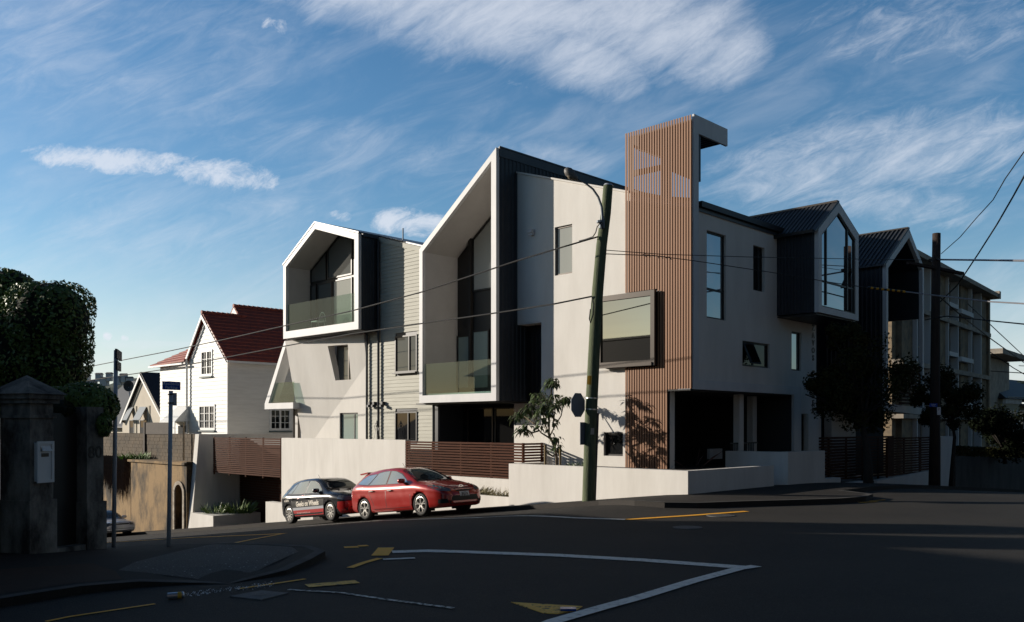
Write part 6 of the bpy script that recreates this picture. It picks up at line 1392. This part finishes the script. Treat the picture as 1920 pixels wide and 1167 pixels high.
K2 = dict(w=1.682, nose=2.02, tail=-1.92, axles=(1.235, -1.235), wr=.312, arch=.352, rim=.205, spokes='m',
    hw=[(2.02, .45), (1.98, .60), (1.85, .72), (1.65, .79), (1.3, .835), (0, .838), (-1.3, .838), (-1.6, .80), (-1.8, .73), (-1.92, .60)],
    zb=[(2.02, .32), (1.9, .21), (1.7, .18), (0, .17), (-1.5, .2), (-1.85, .26), (-1.92, .34)],
    belt=[(2.02, .52), (1.95, .64), (1.8, .74), (1.5, .83), (1.1, .90), (0, .94), (-1.0, .97), (-1.5, 1.0), (-1.75, .95), (-1.92, .62)],
    top=[(2.02, .55), (1.95, .72), (1.8, .82), (1.5, .91), (1.1, .985), (.95, 1.04), (.7, 1.20), (.45, 1.34), (.2, 1.42), (-.1, 1.455), (-.5, 1.46), (-1.0, 1.435), (-1.38, 1.37), (-1.6, 1.22), (-1.75, 1.03), (-1.85, .9), (-1.92, .68)],
    rw=[(2.02, .4), (1.8, .6), (1.4, .67), (1.05, .70), (.7, .62), (.3, .575), (-.5, .565), (-1.2, .53), (-1.5, .52), (-1.7, .6), (-1.92, .5)],
    windows=[[(-.20, .985), (.78, .96), (.62, 1.08), (.36, 1.24), (.10, 1.35), (-.12, 1.375)], [(-1.02, 1.0), (-.28, .99), (-.22, 1.375), (-.55, 1.37), (-.82, 1.34), (-.95, 1.15)], [(-1.30, 1.02), (-1.08, 1.01), (-.95, 1.24), (-.90, 1.32), (-1.08, 1.25), (-1.22, 1.12)]],
    seams=[[(-.22, .97), (-.22, .28), (.84, .28)], [(.84, .28), (.87, .60), (.80, .95)], [(-1.04, .99), (-.98, .74), (-.84, .52), (-.80, .28), (-.2, .28)]],
    windscreen=(1.02, .36, .66, .54),
    front=[('bumper', [(-.75, .20), (.75, .20), (.78, .58), (-.78, .58)], redd), ('number_plate', [(-.17, .42), (.17, .42), (.17, .53), (-.17, .53)], plate)],
    corner=[('bumper_corner', [(-.62, .22), (.18, .22), (.30, .40), (.28, .60), (-.62, .60)], redd), ('headlight', [(-.34, .635), (.0, .625), (.28, .70), (.24, .80), (-.06, .77), (-.32, .71)], lampg), ('lower_grille', [(-.60, .30), (-.02, .30), (.06, .40), (-.10, .42), (-.60, .42)], intake)],
    side=[('door_wrap', [(-.93, .43), (-.86, .24), (.86, .24), (.90, .43)], redd), ('silver_stripe', [(-.95, .52), (-.93, .432), (.90, .432), (.90, .52)], silv), ('letter_panel', [(-.98, .52), (.9, .52), (.94, .74), (-1.02, .74)], blackd), ('pink_dash', [(-.62, .80), (-.28, .90), (-.28, .93), (-.62, .84)], mat('pink_wrap', (.65, .12, .16), .4))],
    mirror=(.60, .99), mirror_mat=blkp, handles=((-.88, .84), (-.02, .82)), handle_mat=blkp, aerial=(-.45, 1.45))
bk2, Fb, dcl, txd2, bvb = make_car('parked_hatchback', 'small black and red wrapped hatchback with white side lettering, parked behind the red car', 'car', 11.15, -5.6, K2, blkp, 0.08)
txd2('side_lettering', 'Geeks on Wheels', .235, -.03, .63, lett, bold=.007, sx=.80, off=.010)
txd2('side_lettering', 'www.geeksonwheels.co.nz', .075, -.30, .345, mat('pale_lettering', (.6, .4, .38), .5), off=.008)
txd2('side_lettering', 'A GEEK', .10, -1.32, .78, lett, bold=.002, off=.008)
txd2('plate_lettering', 'JGE', .09, 0, .47, black, dirv=(-1, 0, 0), ex=(0, -1, 0), off=.013, both=False)
K3 = dict(K2); whp = carpaint('white_car_paint', (.62, .64, .68), 0, .35)
K3.update(w=1.68, nose=2.15, tail=-2.1, axles=(1.25, -1.25), belt=[(2.15, .50), (2.1, .62), (1.8, .70), (1.0, .82), (0, .88), (-1.2, .92), (-1.9, .88), (-2.1, .62)],
    top=[(2.15, .54), (2.1, .68), (1.8, .76), (1.3, .84), (.95, .90), (.5, 1.16), (.1, 1.33), (-.3, 1.38), (-.8, 1.36), (-1.2, 1.22), (-1.6, .98), (-2.0, .93), (-2.1, .7)],
    hw=[(2.15, .62), (2.1, .74), (1.9, .80), (1.4, .835), (0, .838), (-1.6, .83), (-2.0, .76), (-2.1, .62)], zb=[(2.15, .30), (1.9, .2), (0, .18), (-1.9, .24), (-2.1, .32)],
    rw=[(2.15, .58), (1.8, .68), (1.0, .70), (.5, .62), (.1, .56), (-.8, .55), (-1.3, .56), (-2.1, .6)],
    windows=[[(-.2, .91), (.72, .90), (.2, 1.2), (-.05, 1.28), (-.2, 1.29)], [(-1.05, .93), (-.27, .92), (-.27, 1.29), (-.7, 1.28), (-.95, 1.15)]], seams=[[(-.22, .9), (-.22, .28), (.84, .28), (.84, .85)]], windscreen=(.90, .12, .68, .53),
    front=[('grille', [(-.45, .56), (.45, .56), (.45, .63), (-.45, .63)], intake), ('bumper_slot', [(-.7, .28), (.7, .28), (.7, .38), (-.7, .38)], intake), ('headlight', [(.46, .53), (.74, .53), (.74, .64), (.46, .65)], lampg), ('headlight', [(-.74, .53), (-.46, .53), (-.46, .65), (-.74, .64)], lampg), ('number_plate', [(-.18, .40), (.18, .40), (.18, .50), (-.18, .50)], plate)],
    corner=[], side=[], mirror=(.55, .93), mirror_mat=whp, handles=((-.8, .8), (.0, .79)), handle_mat=whp, aerial=(-.5, 1.37))
make_car('parked_saloon', 'white older saloon car parked below the old retaining wall, half hidden by the gate pillar', 'car', 31.5, -5.4, K3, whp)
